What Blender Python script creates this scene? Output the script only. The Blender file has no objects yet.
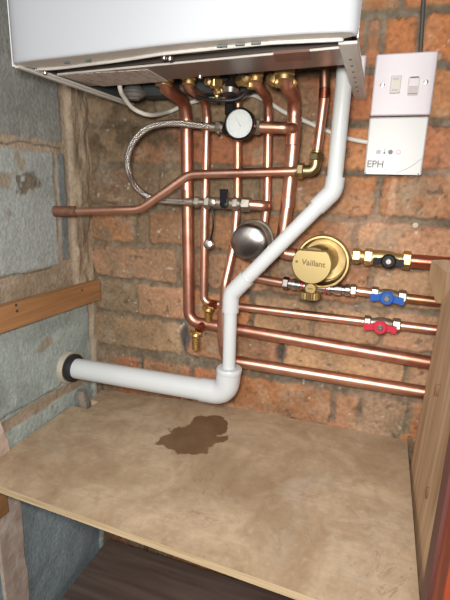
import bpy, math, random
import numpy as np
from mathutils import Vector, Matrix

# ------------------------------------------------------------------ camera
FPX = 443.05                                   # focal length for a 450 px wide frame
CAM = Vector((0.57163, -0.8, 0.45656))
ROT = Matrix(((0.94574062, -0.10786008, 0.30649776),
              (0.32350127, 0.22443806, -0.91922494),
              (0.03035792, 0.96850078, 0.24715306)))
scene = bpy.context.scene
cd = bpy.data.cameras.new('camera')
cam = bpy.data.objects.new('camera', cd)
scene.collection.objects.link(cam)
cam.matrix_world = Matrix.Translation(CAM) @ ROT.to_4x4()
cd.sensor_fit = 'HORIZONTAL'; cd.sensor_width = 36.0
cd.lens = 36.0 * FPX / 450.0
cd.clip_start = 0.02
scene.camera = cam

# ------------------------------------------------------------------ world and lights
w = bpy.data.worlds.new('world'); scene.world = w; w.use_nodes = True
wn = w.node_tree.nodes; wl = w.node_tree.links
bg = wn['Background']; bg.inputs['Strength'].default_value = 0.27
tc = wn.new('ShaderNodeTexCoord'); sx = wn.new('ShaderNodeSeparateXYZ'); rp = wn.new('ShaderNodeValToRGB')
mp = wn.new('ShaderNodeMapRange'); mp.inputs[1].default_value = -1; mp.inputs[2].default_value = 1
wl.new(tc.outputs['Generated'], sx.inputs[0]); wl.new(sx.outputs[2], mp.inputs[0]); wl.new(mp.outputs[0], rp.inputs[0]); wl.new(rp.outputs[0], bg.inputs[0])
rp.color_ramp.elements[0].position = 0.35; rp.color_ramp.elements[0].color = (0.22, 0.17, 0.14, 1)
rp.color_ramp.elements[1].position = 0.62; rp.color_ramp.elements[1].color = (0.92, 0.93, 0.95, 1)

def area(name, loc, target, sx_, sy_, power, col=(1, 1, 1)):
    l = bpy.data.lights.new(name, 'AREA'); l.shape = 'RECTANGLE'; l.size = sx_; l.size_y = sy_
    l.energy = power; l.color = col
    o = bpy.data.objects.new(name, l); scene.collection.objects.link(o)
    o.location = loc
    d = (Vector(target) - Vector(loc)).normalized()
    o.rotation_euler = d.to_track_quat('-Z', 'Y').to_euler()
    return o
area('window_light', (0.62, -2.3, 1.35), (0.35, 0, 0.3), 0.6, 1.2, 21, (0.95, 0.98, 1.0))
area('streak_light', (-0.42, -2.3, 1.4), (0.35, 0, 0.5), 0.10, 1.3, 4.0, (0.93, 0.97, 1.0))  # added strip lamp, placed to reflect as a tall streak on the boiler front
area('torch_light', (0.55, -0.82, 0.50), (0.42, 0, 0.30), 0.06, 0.06, 5.6, (1.0, 0.96, 0.90))

vs = scene.view_settings
vs.view_transform = 'Standard'; vs.look = 'None'; vs.gamma = 1.0; vs.use_curve_mapping = False
vs.exposure = 0.1

# ------------------------------------------------------------------ helpers
def ray(u, v):
    return ROT @ Vector(((u - 225) / FPX, -(v - 300) / FPX, -1.0))
def A(u, v, d=0.0):                            # point seen at (u, v) standing d in front of the brick wall
    r = ray(u, v); return CAM + r * ((-d - CAM.y) / r.y)
def AX(u, v, x=0.0):
    r = ray(u, v); return CAM + r * ((x - CAM.x) / r.x)
def AZ(u, v, z=0.0):
    r = ray(u, v); return CAM + r * ((z - CAM.z) / r.z)
def V(*a): return Vector(a)

def frame(ax):
    ax = Vector(ax).normalized()
    up = V(0, 0, 1) if abs(ax.z) < 0.9 else V(0, 1, 0)
    a = ax.cross(up).normalized(); b = ax.cross(a).normalized()
    return ax, a, b

def fillet(pts, rad, n=8):
    pts = [Vector(p) for p in pts]
    if not isinstance(rad, (list, tuple)): rad = [rad] * len(pts)
    out = [pts[0]]
    for i in range(1, len(pts) - 1):
        p, q, s = pts[i - 1], pts[i], pts[i + 1]
        a = (p - q); b = (s - q); la, lb = a.length, b.length; a.normalize(); b.normalize()
        ang = a.angle(b)
        if ang > math.pi - 0.02 or rad[i] <= 0: out.append(q); continue
        t = min(rad[i] / math.tan(ang / 2), la * .49, lb * .49)
        r = t * math.tan(ang / 2)
        c = q + (a + b).normalized() * (r / math.sin(ang / 2))
        p0 = q + a * t - c; p1 = q + b * t - c
        tot = p0.angle(p1); axis = p0.cross(p1).normalized()
        for k in range(n + 1):
            out.append(c + Matrix.Rotation(tot * k / n, 3, axis) @ p0)
    out.append(pts[-1]); return out

def catmull(pts, n=7):
    P = [Vector(p) for p in pts]; P = [P[0] * 2 - P[1]] + P + [P[-1] * 2 - P[-2]]
    out = []
    for i in range(1, len(P) - 2):
        for k in range(n):
            t = k / n
            out.append(0.5 * ((2 * P[i]) + (P[i + 1] - P[i - 1]) * t + (2 * P[i - 1] - 5 * P[i] + 4 * P[i + 1] - P[i + 2]) * t * t
                              + (3 * P[i] - P[i - 1] - 3 * P[i + 1] + P[i + 2]) * t ** 3))
    out.append(P[-2]); return out

class MB:
    def __init__(s): s.v = []; s.f = []; s.uv = []; s.has_uv = False
    def add(s, vs_, fs_, uvs=None):
        b = len(s.v); s.v += [Vector(p) for p in vs_]
        for i, f in enumerate(fs_):
            s.f.append([b + k for k in f]); s.uv.append(uvs[i] if uvs else None)
        if uvs: s.has_uv = True
        return s
    def tube(s, pts, r, seg=20, cap=True):
        pts = [Vector(p) for p in pts]; n = len(pts)
        rs = r if isinstance(r, (list, tuple)) else [r] * n
        T = []
        for i in range(n):
            t = (pts[min(i + 1, n - 1)] - pts[max(i - 1, 0)])
            T.append(t.normalized())
        _, a, b = frame(T[0]); vs_ = []; L = 0; Ls = []
        for i in range(n):
            if i:
                q = T[i - 1].rotation_difference(T[i]); a = q @ a; L += (pts[i] - pts[i - 1]).length
            a = (a - T[i] * a.dot(T[i])).normalized(); b = T[i].cross(a); Ls.append(L)
            for k in range(seg):
                th = 2 * math.pi * k / seg
                vs_.append(pts[i] + (a * math.cos(th) + b * math.sin(th)) * rs[i])
        fs, uvs = [], []
        for i in range(n - 1):
            for k in range(seg):
                k2 = (k + 1) % seg
                fs.append([i * seg + k, i * seg + k2, (i + 1) * seg + k2, (i + 1) * seg + k])
                uvs.append([(k / seg, Ls[i]), ((k + 1) / seg, Ls[i]), ((k + 1) / seg, Ls[i + 1]), (k / seg, Ls[i + 1])])
        if cap:
            fs.append(list(range(seg))[::-1]); uvs.append([(0, 0)] * seg)
            fs.append([(n - 1) * seg + k for k in range(seg)]); uvs.append([(0, 0)] * seg)
        return s.add(vs_, fs, uvs)
    def lathe(s, o, ax, prof, seg=28, rot=0.0):    # prof: (radius, height along axis)
        o = Vector(o); ax, a, b = frame(ax); vs_ = []; fs = []
        for r, h in prof:
            for k in range(seg):
                th = 2 * math.pi * k / seg + rot
                vs_.append(o + ax * h + (a * math.cos(th) + b * math.sin(th)) * max(r, 1e-5))
        for i in range(len(prof) - 1):
            for k in range(seg):
                k2 = (k + 1) % seg
                fs.append([i * seg + k, i * seg + k2, (i + 1) * seg + k2, (i + 1) * seg + k])
        fs.append(list(range(seg))[::-1]); fs.append([(len(prof) - 1) * seg + k for k in range(seg)])
        return s.add(vs_, fs)
    def cyl(s, p, q, r, seg=24, bev=0.0008, rot=0.0):
        p = Vector(p); q = Vector(q); h = (q - p).length
        return s.lathe(p, q - p, [(r - bev, 0), (r, bev), (r, h - bev), (r - bev, h)], seg, rot)
    def nut(s, p, q, r, bev=0.0015):
        p = Vector(p); q = Vector(q); h = (q - p).length
        return s.lathe(p, q - p, [(r * .86, 0), (r, bev), (r, h - bev), (r * .86, h)], 6, 0.3)
    def box(s, lo, hi, bev=0.0):
        x0, y0, z0 = lo; x1, y1, z1 = hi
        if bev <= 0:
            vs_ = [(x0, y0, z0), (x1, y0, z0), (x1, y1, z0), (x0, y1, z0), (x0, y0, z1), (x1, y0, z1), (x1, y1, z1), (x0, y1, z1)]
            return s.add(vs_, [[3, 2, 1, 0], [4, 5, 6, 7], [0, 1, 5, 4], [1, 2, 6, 5], [2, 3, 7, 6], [3, 0, 4, 7]])
        e = bev
        rings = []
        for (y, i) in ((y0, e), (y0 + e, 0), (y1 - e, 0), (y1, e)):
            X0, X1, Z0, Z1 = x0 + i, x1 - i, z0 + i, z1 - i; c = e * (1 if i == 0 else .6)
            rings.append([(X0 + c, y, Z0), (X1 - c, y, Z0), (X1, y, Z0 + c), (X1, y, Z1 - c), (X1 - c, y, Z1), (X0 + c, y, Z1), (X0, y, Z1 - c), (X0, y, Z0 + c)])
        vs_ = [p for r in rings for p in r]; fs = []
        for i in range(3):
            for k in range(8):
                fs.append([i * 8 + k, i * 8 + (k + 1) % 8, (i + 1) * 8 + (k + 1) % 8, (i + 1) * 8 + k])
        fs.append(list(range(8))[::-1]); fs.append([24 + k for k in range(8)])
        return s.add(vs_, fs)
    def prism(s, poly, off):                       # polygon (list of points) extruded by off
        n = len(poly); off = Vector(off)
        vs_ = [Vector(p) for p in poly] + [Vector(p) + off for p in poly]
        fs = [list(range(n))[::-1], [n + k for k in range(n)]] + [[k, (k + 1) % n, n + (k + 1) % n, n + k] for k in range(n)]
        return s.add(vs_, fs)
    def build(s, name, mat, parent=None, origin=None, smooth=35):
        me = bpy.data.meshes.new(name)
        root = parent
        off = V(0, 0, 0)
        if parent is not None:
            p = parent
            while p is not None: off += p.location; p = p.parent
        elif origin is not None: off = Vector(origin)
        else: off = s.v[0].copy()
        me.from_pydata([tuple(p - off) for p in s.v], [], s.f)
        if s.has_uv:
            ul = me.uv_layers.new(name='UVMap'); i = 0
            for f, u in zip(s.f, s.uv):
                for k in range(len(f)):
                    if u: ul.data[i].uv = u[k]
                    i += 1
        me.materials.append(mat)
        o = bpy.data.objects.new(name, me); scene.collection.objects.link(o)
        if parent is not None: o.parent = parent
        else: o.location = off
        fix_normals(me)
        if smooth:
            me.shade_smooth(); me.set_sharp_from_angle(angle=math.radians(smooth))
        return o

import bmesh
def fix_normals(me):
    bm = bmesh.new(); bm.from_mesh(me); bmesh.ops.recalc_face_normals(bm, faces=bm.faces); bm.to_mesh(me); bm.free()

def tag(o, label=None, cat=None, group=None, kind=None):
    if label: o['label'] = label
    if cat: o['category'] = cat
    if group: o['group'] = group
    if kind: o['kind'] = kind
    return o
def thing(name, loc, label, cat, group=None):
    o = bpy.data.objects.new(name, None); scene.collection.objects.link(o)
    o.empty_display_size = 0.02; o.location = loc
    return tag(o, label, cat, group)

# ------------------------------------------------------------------ materials
def mat(name, col, rough=0.5, metal=0.0, coat=0.0, var=0.0, vscale=40.0, bump=0.0, bscale=200.0, col2=None, spec=None):
    m = bpy.data.materials.new(name); m.use_nodes = True
    nt = m.node_tree; b = nt.nodes['Principled BSDF']
    b.inputs['Roughness'].default_value = rough; b.inputs['Metallic'].default_value = metal
    b.inputs['Coat Weight'].default_value = coat
    b.inputs['Base Color'].default_value = (*col, 1)
    if spec is not None: b.inputs['Specular IOR Level'].default_value = spec
    t = nt.nodes.new('ShaderNodeTexCoord')
    if var > 0 or col2:
        n = nt.nodes.new('ShaderNodeTexNoise'); n.inputs['Scale'].default_value = vscale; n.inputs['Detail'].default_value = 5
        nt.links.new(t.outputs['Object'], n.inputs['Vector'])
        r = nt.nodes.new('ShaderNodeValToRGB'); r.color_ramp.elements[0].position = .35; r.color_ramp.elements[1].position = .65
        c2 = col2 or tuple(max(0, c * (1 - var)) for c in col)
        r.color_ramp.elements[0].color = (*c2, 1); r.color_ramp.elements[1].color = (*col, 1)
        nt.links.new(n.outputs['Fac'], r.inputs[0]); nt.links.new(r.outputs[0], b.inputs['Base Color'])
    if bump > 0:
        n2 = nt.nodes.new('ShaderNodeTexNoise'); n2.inputs['Scale'].default_value = bscale; n2.inputs['Detail'].default_value = 4
        nt.links.new(t.outputs['Object'], n2.inputs['Vector'])
        bp = nt.nodes.new('ShaderNodeBump'); bp.inputs['Strength'].default_value = bump; bp.inputs['Distance'].default_value = .002
        nt.links.new(n2.outputs['Fac'], bp.inputs['Height']); nt.links.new(bp.outputs[0], b.inputs['Normal'])
    return m

def attr_mat(name, rough=0.88, bump=0.6, bscale=260.0, grain=0.25, gscale=180.0):
    m = bpy.data.materials.new(name); m.use_nodes = True
    nt = m.node_tree; b = nt.nodes['Principled BSDF']; b.inputs['Roughness'].default_value = rough
    b.inputs['Specular IOR Level'].default_value = 0.25
    a = nt.nodes.new('ShaderNodeAttribute'); a.attribute_name = 'Col'
    t = nt.nodes.new('ShaderNodeTexCoord')
    n = nt.nodes.new('ShaderNodeTexNoise'); n.inputs['Scale'].default_value = gscale; n.inputs['Detail'].default_value = 6
    nt.links.new(t.outputs['Object'], n.inputs['Vector'])
    r = nt.nodes.new('ShaderNodeMapRange'); r.inputs[1].default_value = .3; r.inputs[2].default_value = .7
    r.inputs[3].default_value = 1 - grain; r.inputs[4].default_value = 1 + grain
    nt.links.new(n.outputs['Fac'], r.inputs[0])
    mx = nt.nodes.new('ShaderNodeVectorMath'); mx.operation = 'SCALE'
    nt.links.new(a.outputs['Color'], mx.inputs[0]); nt.links.new(r.outputs[0], mx.inputs['Scale'])
    nt.links.new(mx.outputs[0], b.inputs['Base Color'])
    n2 = nt.nodes.new('ShaderNodeTexNoise'); n2.inputs['Scale'].default_value = bscale; n2.inputs['Detail'].default_value = 6
    nt.links.new(t.outputs['Object'], n2.inputs['Vector'])
    bp = nt.nodes.new('ShaderNodeBump'); bp.inputs['Strength'].default_value = bump; bp.inputs['Distance'].default_value = .003
    nt.links.new(n2.outputs['Fac'], bp.inputs['Height']); nt.links.new(bp.outputs[0], b.inputs['Normal'])
    return m

def wood_mat(name, c1, c2, scale=(3, 60, 60), rough=0.6, detail=6):
    m = bpy.data.materials.new(name); m.use_nodes = True
    nt = m.node_tree; b = nt.nodes['Principled BSDF']; b.inputs['Roughness'].default_value = rough
    t = nt.nodes.new('ShaderNodeTexCoord'); mpn = nt.nodes.new('ShaderNodeMapping'); mpn.inputs['Scale'].default_value = scale
    nt.links.new(t.outputs['Object'], mpn.inputs[0])
    n = nt.nodes.new('ShaderNodeTexNoise'); n.inputs['Scale'].default_value = 1.0; n.inputs['Detail'].default_value = detail; n.inputs['Distortion'].default_value = .6
    nt.links.new(mpn.outputs[0], n.inputs['Vector'])
    r = nt.nodes.new('ShaderNodeValToRGB'); r.color_ramp.elements[0].position = .32; r.color_ramp.elements[1].position = .68
    r.color_ramp.elements[0].color = (*c1, 1); r.color_ramp.elements[1].color = (*c2, 1)
    nt.links.new(n.outputs['Fac'], r.inputs[0]); nt.links.new(r.outputs[0], b.inputs['Base Color'])
    bp = nt.nodes.new('ShaderNodeBump'); bp.inputs['Strength'].default_value = .25; bp.inputs['Distance'].default_value = .001
    nt.links.new(n.outputs['Fac'], bp.inputs['Height']); nt.links.new(bp.outputs[0], b.inputs['Normal'])
    return m

M = {}
M['copper'] = mat('copper', (0.76, 0.45, 0.34), 0.38, 1.0, col2=(0.66, 0.34, 0.235), vscale=35, bump=.05, bscale=60)
M['copper_brown'] = mat('copper_brown', (0.50, 0.26, 0.15), 0.38, 1.0, col2=(0.34, 0.17, 0.10), vscale=60)
M['copper_red'] = mat('copper_red', (0.62, 0.22, 0.14), 0.30, 1.0, col2=(0.5, 0.15, 0.09), vscale=40)
M['copper_dark'] = mat('copper_dark', (0.55, 0.22, 0.14), 0.33, 1.0, col2=(0.36, 0.12, 0.08), vscale=40)
M['corroded'] = mat('corroded', (0.24, 0.10, 0.06), 0.7, .5, col2=(0.14, 0.08, 0.05), vscale=120, bump=.5)
M['copper_old'] = mat('copper_old', (0.66, 0.34, 0.25), 0.42, 1.0, col2=(0.50, 0.23, 0.16), vscale=45)
M['brass'] = mat('brass', (0.60, 0.45, 0.23), 0.45, 1.0, col2=(0.62, 0.42, 0.18), vscale=80)
M['brass_olive'] = mat('brass_olive', (0.46, 0.37, 0.20), 0.38, 1.0, col2=(0.34, 0.26, 0.13), vscale=80)
M['gold'] = mat('gold', (0.55, 0.42, 0.20), 0.42, 1.0, col2=(0.46, 0.33, 0.15), vscale=60)
M['gold_face'] = mat('gold_face', (0.43, 0.33, 0.15), 0.5, 0.8)
M['chrome'] = mat('chrome', (0.36, 0.33, 0.31), 0.30, 1.0, col2=(0.50, 0.47, 0.43), vscale=50)
M['brushed'] = mat('brushed_steel', (0.42, 0.39, 0.36), 0.27, 1.0, col2=(0.27, 0.24, 0.22), vscale=45)
_b = M['brushed'].node_tree.nodes['Principled BSDF']; _b.inputs['Anisotropic'].default_value = .6
M['nickel'] = mat('nickel', (0.38, 0.335, 0.27), 0.46, 1.0, col2=(0.52, 0.47, 0.40), vscale=90)
M['steel_dark'] = mat('steel_dark', (0.20, 0.185, 0.175), 0.35, 1.0)
M['white_paint'] = mat('white_paint', (0.42, 0.44, 0.465), 0.3, 0, coat=.25)
M['side_paint'] = mat('side_paint', (0.72, 0.72, 0.74), 0.10, 0, coat=1.0)
M['frame_grey'] = mat('frame_grey', (0.64, 0.62, 0.58), 0.40, 0.0, var=.12, vscale=30)
M['tray_metal'] = mat('tray_metal', (0.30, 0.245, 0.225), 0.34, 0.75)
M['inner_dark'] = mat('inner_dark', (0.05, 0.06, 0.06), 0.6, 0.2)
M['inner_green'] = mat('inner_green', (0.16, 0.20, 0.19), 0.5, 0.3)
M['upvc'] = mat('upvc', (0.61, 0.635, 0.64), 0.33, 0, spec=.5)
M['upvc_fit'] = mat('upvc_fit', (0.60, 0.62, 0.63), 0.28)
M['cream'] = mat('cream', (0.50, 0.46, 0.36), 0.6, var=.2)
M['rubber'] = mat('rubber', (0.015, 0.015, 0.016), 0.5)
M['black'] = mat('black_plastic', (0.008, 0.008, 0.009), 0.4, spec=.25)
M['blue'] = mat('blue_plastic', (0.02, 0.10, 0.40), 0.35, coat=.3)
M['red'] = mat('red_plastic', (0.55, 0.03, 0.06), 0.35, coat=.3)
M['switch'] = mat('switch_plastic', (0.54, 0.48, 0.50), 0.3, coat=.2)
M['switch_yellow'] = mat('aged_plastic', (0.54, 0.50, 0.44), 0.4)
M['ephwhite'] = mat('control_plastic', (0.56, 0.56, 0.55), 0.4)
M['print_grey'] = mat('print_grey', (0.18, 0.19, 0.20), 0.6)
M['print_light'] = mat('print_light', (0.42, 0.43, 0.45), 0.6)
M['screw'] = mat('screw_metal', (0.55, 0.53, 0.5), 0.3, 1.0)
M['slot'] = mat('slot_dark', (0.05, 0.045, 0.04), 0.6)
M['cable'] = mat('cable_white', (0.62, 0.60, 0.54), 0.45)
M['cable_dark'] = mat('cable_grey', (0.07, 0.065, 0.06), 0.5)
M['dial'] = mat('dial_white', (0.75, 0.77, 0.76), 0.5)
M['engrave'] = mat('engraved', (0.16, 0.11, 0.04), 0.6)
M['plug'] = mat('plug_plastic', (0.55, 0.47, 0.36), 0.5)
M['wood_batten'] = wood_mat('batten_wood', (0.27, 0.13, 0.05), (0.46, 0.235, 0.10), (60, 4, 60))
M['wood_board'] = wood_mat('board_wood', (0.42, 0.26, 0.14), (0.74, 0.54, 0.35), (70, 50, 4))
M['wood_end_shaded'] = wood_mat('board_broken_shaded', (0.22, 0.13, 0.065), (0.36, 0.235, 0.13), (90, 90, 8))  # broken wood, darkened to paint in the shade of a facet turned away
M['mahogany'] = wood_mat('mahogany', (0.20, 0.025, 0.010), (0.36, 0.065, 0.022), (80, 80, 6), rough=.55)
M['mahogany_dull'] = wood_mat('mahogany_dull', (0.10, 0.035, 0.03), (0.17, 0.06, 0.05), (80, 80, 6), rough=.5)
M['floorwood'] = wood_mat('dark_board', (0.10, 0.07, 0.055), (0.17, 0.12, 0.10), (5, 60, 60), rough=.45)
M['shelf_edge'] = wood_mat('shelf_edge', (0.46, 0.32, 0.17), (0.66, 0.50, 0.31), (8, 60, 200), rough=.7)
M['trim_pale'] = mat('pale_plaster', (0.66, 0.54, 0.46), 0.85, col2=(0.46, 0.35, 0.28), vscale=28, bump=.8, bscale=90)
M['room'] = mat('room_paint', (0.5, 0.47, 0.42), .9, var=.1)
# clear gauge glass
m = bpy.data.materials.new('gauge_glass'); m.use_nodes = True
b = m.node_tree.nodes['Principled BSDF']; b.inputs['Base Color'].default_value = (.8, .85, .85, 1); b.inputs['Roughness'].default_value = .12; b.inputs['Alpha'].default_value = .22
M['glass'] = m
# braided steel
m = bpy.data.materials.new('braided_steel'); m.use_nodes = True; nt = m.node_tree; b = nt.nodes['Principled BSDF']
b.inputs['Metallic'].default_value = 1; b.inputs['Roughness'].default_value = .32
uvn = nt.nodes.new('ShaderNodeUVMap'); sep = nt.nodes.new('ShaderNodeSeparateXYZ'); nt.links.new(uvn.outputs[0], sep.inputs[0])
def mnode(nt, op, a, b_=None):
    n = nt.nodes.new('ShaderNodeMath'); n.operation = op
    for i, x in enumerate((a, b_)):
        if x is None: continue
        if isinstance(x, (int, float)): n.inputs[i].default_value = x
        else: nt.links.new(x, n.inputs[i])
    return n.outputs[0]
ua = mnode(nt, 'MULTIPLY', sep.outputs[0], 2 * math.pi * 9); va = mnode(nt, 'MULTIPLY', sep.outputs[1], 2 * math.pi * 170)
s1 = mnode(nt, 'SINE', mnode(nt, 'ADD', ua, va)); s2 = mnode(nt, 'SINE', mnode(nt, 'SUBTRACT', ua, va))
mm = mnode(nt, 'MAXIMUM', s1, s2)
rr = nt.nodes.new('ShaderNodeValToRGB'); rr.color_ramp.elements[0].position = .1; rr.color_ramp.elements[0].color = (.17, .15, .14, 1); rr.color_ramp.elements[1].position = .85; rr.color_ramp.elements[1].color = (.66, .62, .58, 1)
nt.links.new(mm, rr.inputs[0]); nt.links.new(rr.outputs[0], b.inputs['Base Color'])
bp = nt.nodes.new('ShaderNodeBump'); bp.inputs['Distance'].default_value = .001; bp.inputs['Strength'].default_value = .6
nt.links.new(mm, bp.inputs['Height']); nt.links.new(bp.outputs[0], b.inputs['Normal'])
M['braid'] = m
# sticker with rows of unreadable small print
m = bpy.data.materials.new('printed_label'); m.use_nodes = True; nt = m.node_tree; b = nt.nodes['Principled BSDF']; b.inputs['Roughness'].default_value = .5
t = nt.nodes.new('ShaderNodeTexCoord'); sep = nt.nodes.new('ShaderNodeSeparateXYZ'); nt.links.new(t.outputs['Object'], sep.inputs[0])
rows = mnode(nt, 'SINE', mnode(nt, 'MULTIPLY', sep.outputs[1], 700.0))
mpn = nt.nodes.new('ShaderNodeMapping'); mpn.inputs['Scale'].default_value = (130, 40, 1); nt.links.new(t.outputs['Object'], mpn.inputs[0])
nz = nt.nodes.new('ShaderNodeTexNoise'); nz.inputs['Scale'].default_value = 1.0; nz.inputs['Detail'].default_value = 3; nt.links.new(mpn.outputs[0], nz.inputs['Vector'])
ink = mnode(nt, 'MULTIPLY', mnode(nt, 'GREATER_THAN', rows, 0.1), mnode(nt, 'GREATER_THAN', nz.outputs['Fac'], .53))
mixn = nt.nodes.new('ShaderNodeMix'); mixn.data_type = 'RGBA'; mixn.inputs[6].default_value = (.50, .44, .40, 1); mixn.inputs[7].default_value = (.26, .21, .19, 1)
nt.links.new(ink, mixn.inputs[0]); nt.links.new(mixn.outputs[2], b.inputs['Base Color'])
M['sticker'] = m
# shelf top: worn board, pale scuffs, warped grain and a wet patch
def shelf_material():
    m = bpy.data.materials.new('worn_shelf_board'); m.use_nodes = True; nt = m.node_tree; L = nt.links; b = nt.nodes['Principled BSDF']
    t = nt.nodes.new('ShaderNodeTexCoord')
    def noise(sc, det, dist=0.0, vec=None, rough=.5):
        n = nt.nodes.new('ShaderNodeTexNoise'); n.inputs['Scale'].default_value = sc; n.inputs['Detail'].default_value = det; n.inputs['Distortion'].default_value = dist
        n.inputs['Roughness'].default_value = rough
        L.new(vec or t.outputs['Object'], n.inputs['Vector']); return n.outputs['Fac']
    def ramp(f, p0, c0, p1, c1):
        r = nt.nodes.new('ShaderNodeValToRGB'); e = r.color_ramp.elements; e[0].position = p0; e[1].position = p1
        e[0].color = (*c0, 1); e[1].color = (*c1, 1); L.new(f, r.inputs[0]); return r.outputs[0]
    def mix(f, a, c):
        n = nt.nodes.new('ShaderNodeMix'); n.data_type = 'RGBA'
        L.new(f, n.inputs[0]); L.new(a, n.inputs[6])
        if isinstance(c, tuple): n.inputs[7].default_value = (*c, 1)
        else: L.new(c, n.inputs[7])
        return n.outputs[2]
    base = ramp(noise(7, 8, 1.2, rough=.6), .32, (0.355, 0.245, 0.15), .66, (0.55, 0.42, 0.285))
    bw = (0, 0, 0), (1, 1, 1)
    f = ramp(noise(13, 10, 1.5, rough=.65), .50, bw[0], .72, bw[1]); base = mix(mnode(nt, 'MULTIPLY', f, .6), base, (0.27, 0.165, 0.085))
    f = ramp(noise(9.3, 6, .6), .56, bw[0], .74, bw[1]); base = mix(mnode(nt, 'MULTIPLY', f, .55), base, (0.50, 0.43, 0.34))
    f = ramp(noise(48, 8, .8, rough=.7), .42, bw[0], .66, bw[1]); base = mix(mnode(nt, 'MULTIPLY', f, .35), base, (0.25, 0.17, 0.10))
    f = ramp(noise(80, 6, .3), .58, bw[0], .74, bw[1]); base = mix(mnode(nt, 'MULTIPLY', f, .35), base, (0.58, 0.48, 0.36))
    # thin wandering lines of flaked veneer
    fl = noise(6.5, 5, 2.0); ln = mnode(nt, 'LESS_THAN', mnode(nt, 'ABSOLUTE', mnode(nt, 'SUBTRACT', fl, .52)), .0022)
    base = mix(mnode(nt, 'MULTIPLY', ln, mnode(nt, 'MULTIPLY', ramp(noise(4, 2), .5, bw[0], .6, bw[1]), .35)), base, (0.13, 0.075, 0.04))
    grain = nt.nodes.new('ShaderNodeMapping'); grain.inputs['Scale'].default_value = (12, 220, 1); L.new(t.outputs['Object'], grain.inputs[0])
    f = ramp(noise(1, 4, .2, grain.outputs[0]), .4, bw[0], .7, bw[1]); base = mix(mnode(nt, 'MULTIPLY', f, .12), base, (0.25, 0.16, 0.09))
    # wet patch: two distorted ellipses
    sep = nt.nodes.new('ShaderNodeSeparateXYZ')
    nd = nt.nodes.new('ShaderNodeTexNoise'); nd.inputs['Scale'].default_value = 26; nd.inputs['Detail'].default_value = 7; L.new(t.outputs['Object'], nd.inputs['Vector'])
    sub = nt.nodes.new('ShaderNodeVectorMath'); sub.operation = 'SUBTRACT'; sub.inputs[1].default_value = (.5, .5, .5); L.new(nd.outputs['Color'], sub.inputs[0])
    sc = nt.nodes.new('ShaderNodeVectorMath'); sc.operation = 'SCALE'; sc.inputs['Scale'].default_value = .062; L.new(sub.outputs[0], sc.inputs[0])
    ad = nt.nodes.new('ShaderNodeVectorMath'); L.new(t.outputs['Object'], ad.inputs[0]); L.new(sc.outputs[0], ad.inputs[1]); L.new(ad.outputs[0], sep.inputs[0])
    def ell(cx, cy, rx, ry, ang):
        X = mnode(nt, 'SUBTRACT', sep.outputs[0], cx); Y = mnode(nt, 'SUBTRACT', sep.outputs[1], cy); ca, sa = math.cos(ang), math.sin(ang)
        p = mnode(nt, 'ADD', mnode(nt, 'MULTIPLY', X, ca / rx), mnode(nt, 'MULTIPLY', Y, sa / rx))
        q = mnode(nt, 'SUBTRACT', mnode(nt, 'MULTIPLY', Y, ca / ry), mnode(nt, 'MULTIPLY', X, sa / ry))
        return mnode(nt, 'ADD', mnode(nt, 'MULTIPLY', p, p), mnode(nt, 'MULTIPLY', q, q))
    d = mnode(nt, 'MINIMUM', ell(*WET1), ell(*WET2)); d = mnode(nt, 'MINIMUM', d, ell(*WET3))
    mr = nt.nodes.new('ShaderNodeMapRange'); mr.inputs[1].default_value = 1.06; mr.inputs[2].default_value = .94; L.new(d, mr.inputs[0]); wet = mr.outputs[0]
    base = mix(mnode(nt, 'MULTIPLY', wet, .88), base, ramp(noise(30, 4), .3, (0.105, 0.052, 0.022), .7, (0.16, 0.085, 0.038)))
    # damp halo round it and one by the right
    d2 = ell(.065, -.03, .10, .05, -.5); mr2 = nt.nodes.new('ShaderNodeMapRange'); mr2.inputs[1].default_value = 1.5; mr2.inputs[2].default_value = .2; L.new(d2, mr2.inputs[0])
    base = mix(mnode(nt, 'MULTIPLY', mr2.outputs[0], .35), base, (0.20, 0.12, 0.06))
    L.new(base, b.inputs['Base Color'])
    rg = nt.nodes.new('ShaderNodeMapRange'); rg.inputs[3].default_value = .62; rg.inputs[4].default_value = .28; L.new(wet, rg.inputs[0]); L.new(rg.outputs[0], b.inputs['Roughness'])
    bp = nt.nodes.new('ShaderNodeBump'); bp.inputs['Strength'].default_value = .25; bp.inputs['Distance'].default_value = .001
    L.new(noise(60, 6), bp.inputs['Height']); L.new(bp.outputs[0], b.inputs['Normal'])
    return m
def w2(u, v): p = AZ(u, v, 0); return p.x - .335, p.y + .18
c1 = w2(192, 443); WET1 = (c1[0], c1[1], .058, .046, .55)
c2 = w2(208, 431); WET2 = (c2[0], c2[1], .032, .040, .3)
c3 = w2(208, 445); WET3 = (c3[0], c3[1], .042, .017, .55)
M['shelf'] = shelf_material()

# ------------------------------------------------------------------ walls (real relief, computed on a grid)
def vnoise(X, Y, sc, seed, octv=4):
    out = np.zeros_like(X); amp = 1.0; tot = 0
    for o in range(octv):
        rs = np.random.RandomState(seed + o * 17); G = rs.rand(256, 256)
        x = X * sc * 2 ** o + 37.3 * (o + 1); y = Y * sc * 2 ** o + 91.7 * (o + 1)
        xi = np.floor(x).astype(int); yi = np.floor(y).astype(int); fx = x - xi; fy = y - yi
        fx = fx * fx * (3 - 2 * fx); fy = fy * fy * (3 - 2 * fy)
        g = lambda a, b_: G[a % 256, b_ % 256]
        out += amp * ((g(xi, yi) * (1 - fx) + g(xi + 1, yi) * fx) * (1 - fy) + (g(xi, yi + 1) * (1 - fx) + g(xi + 1, yi + 1) * fx) * fy)
        tot += amp; amp *= .5
    return out / tot
def sstep(a, b_, x): t = np.clip((x - a) / (b_ - a), 0, 1); return t * t * (3 - 2 * t)
def lerp(a, b_, t): return a * (1 - t[..., None]) + np.asarray(b_) * t[..., None]
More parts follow.
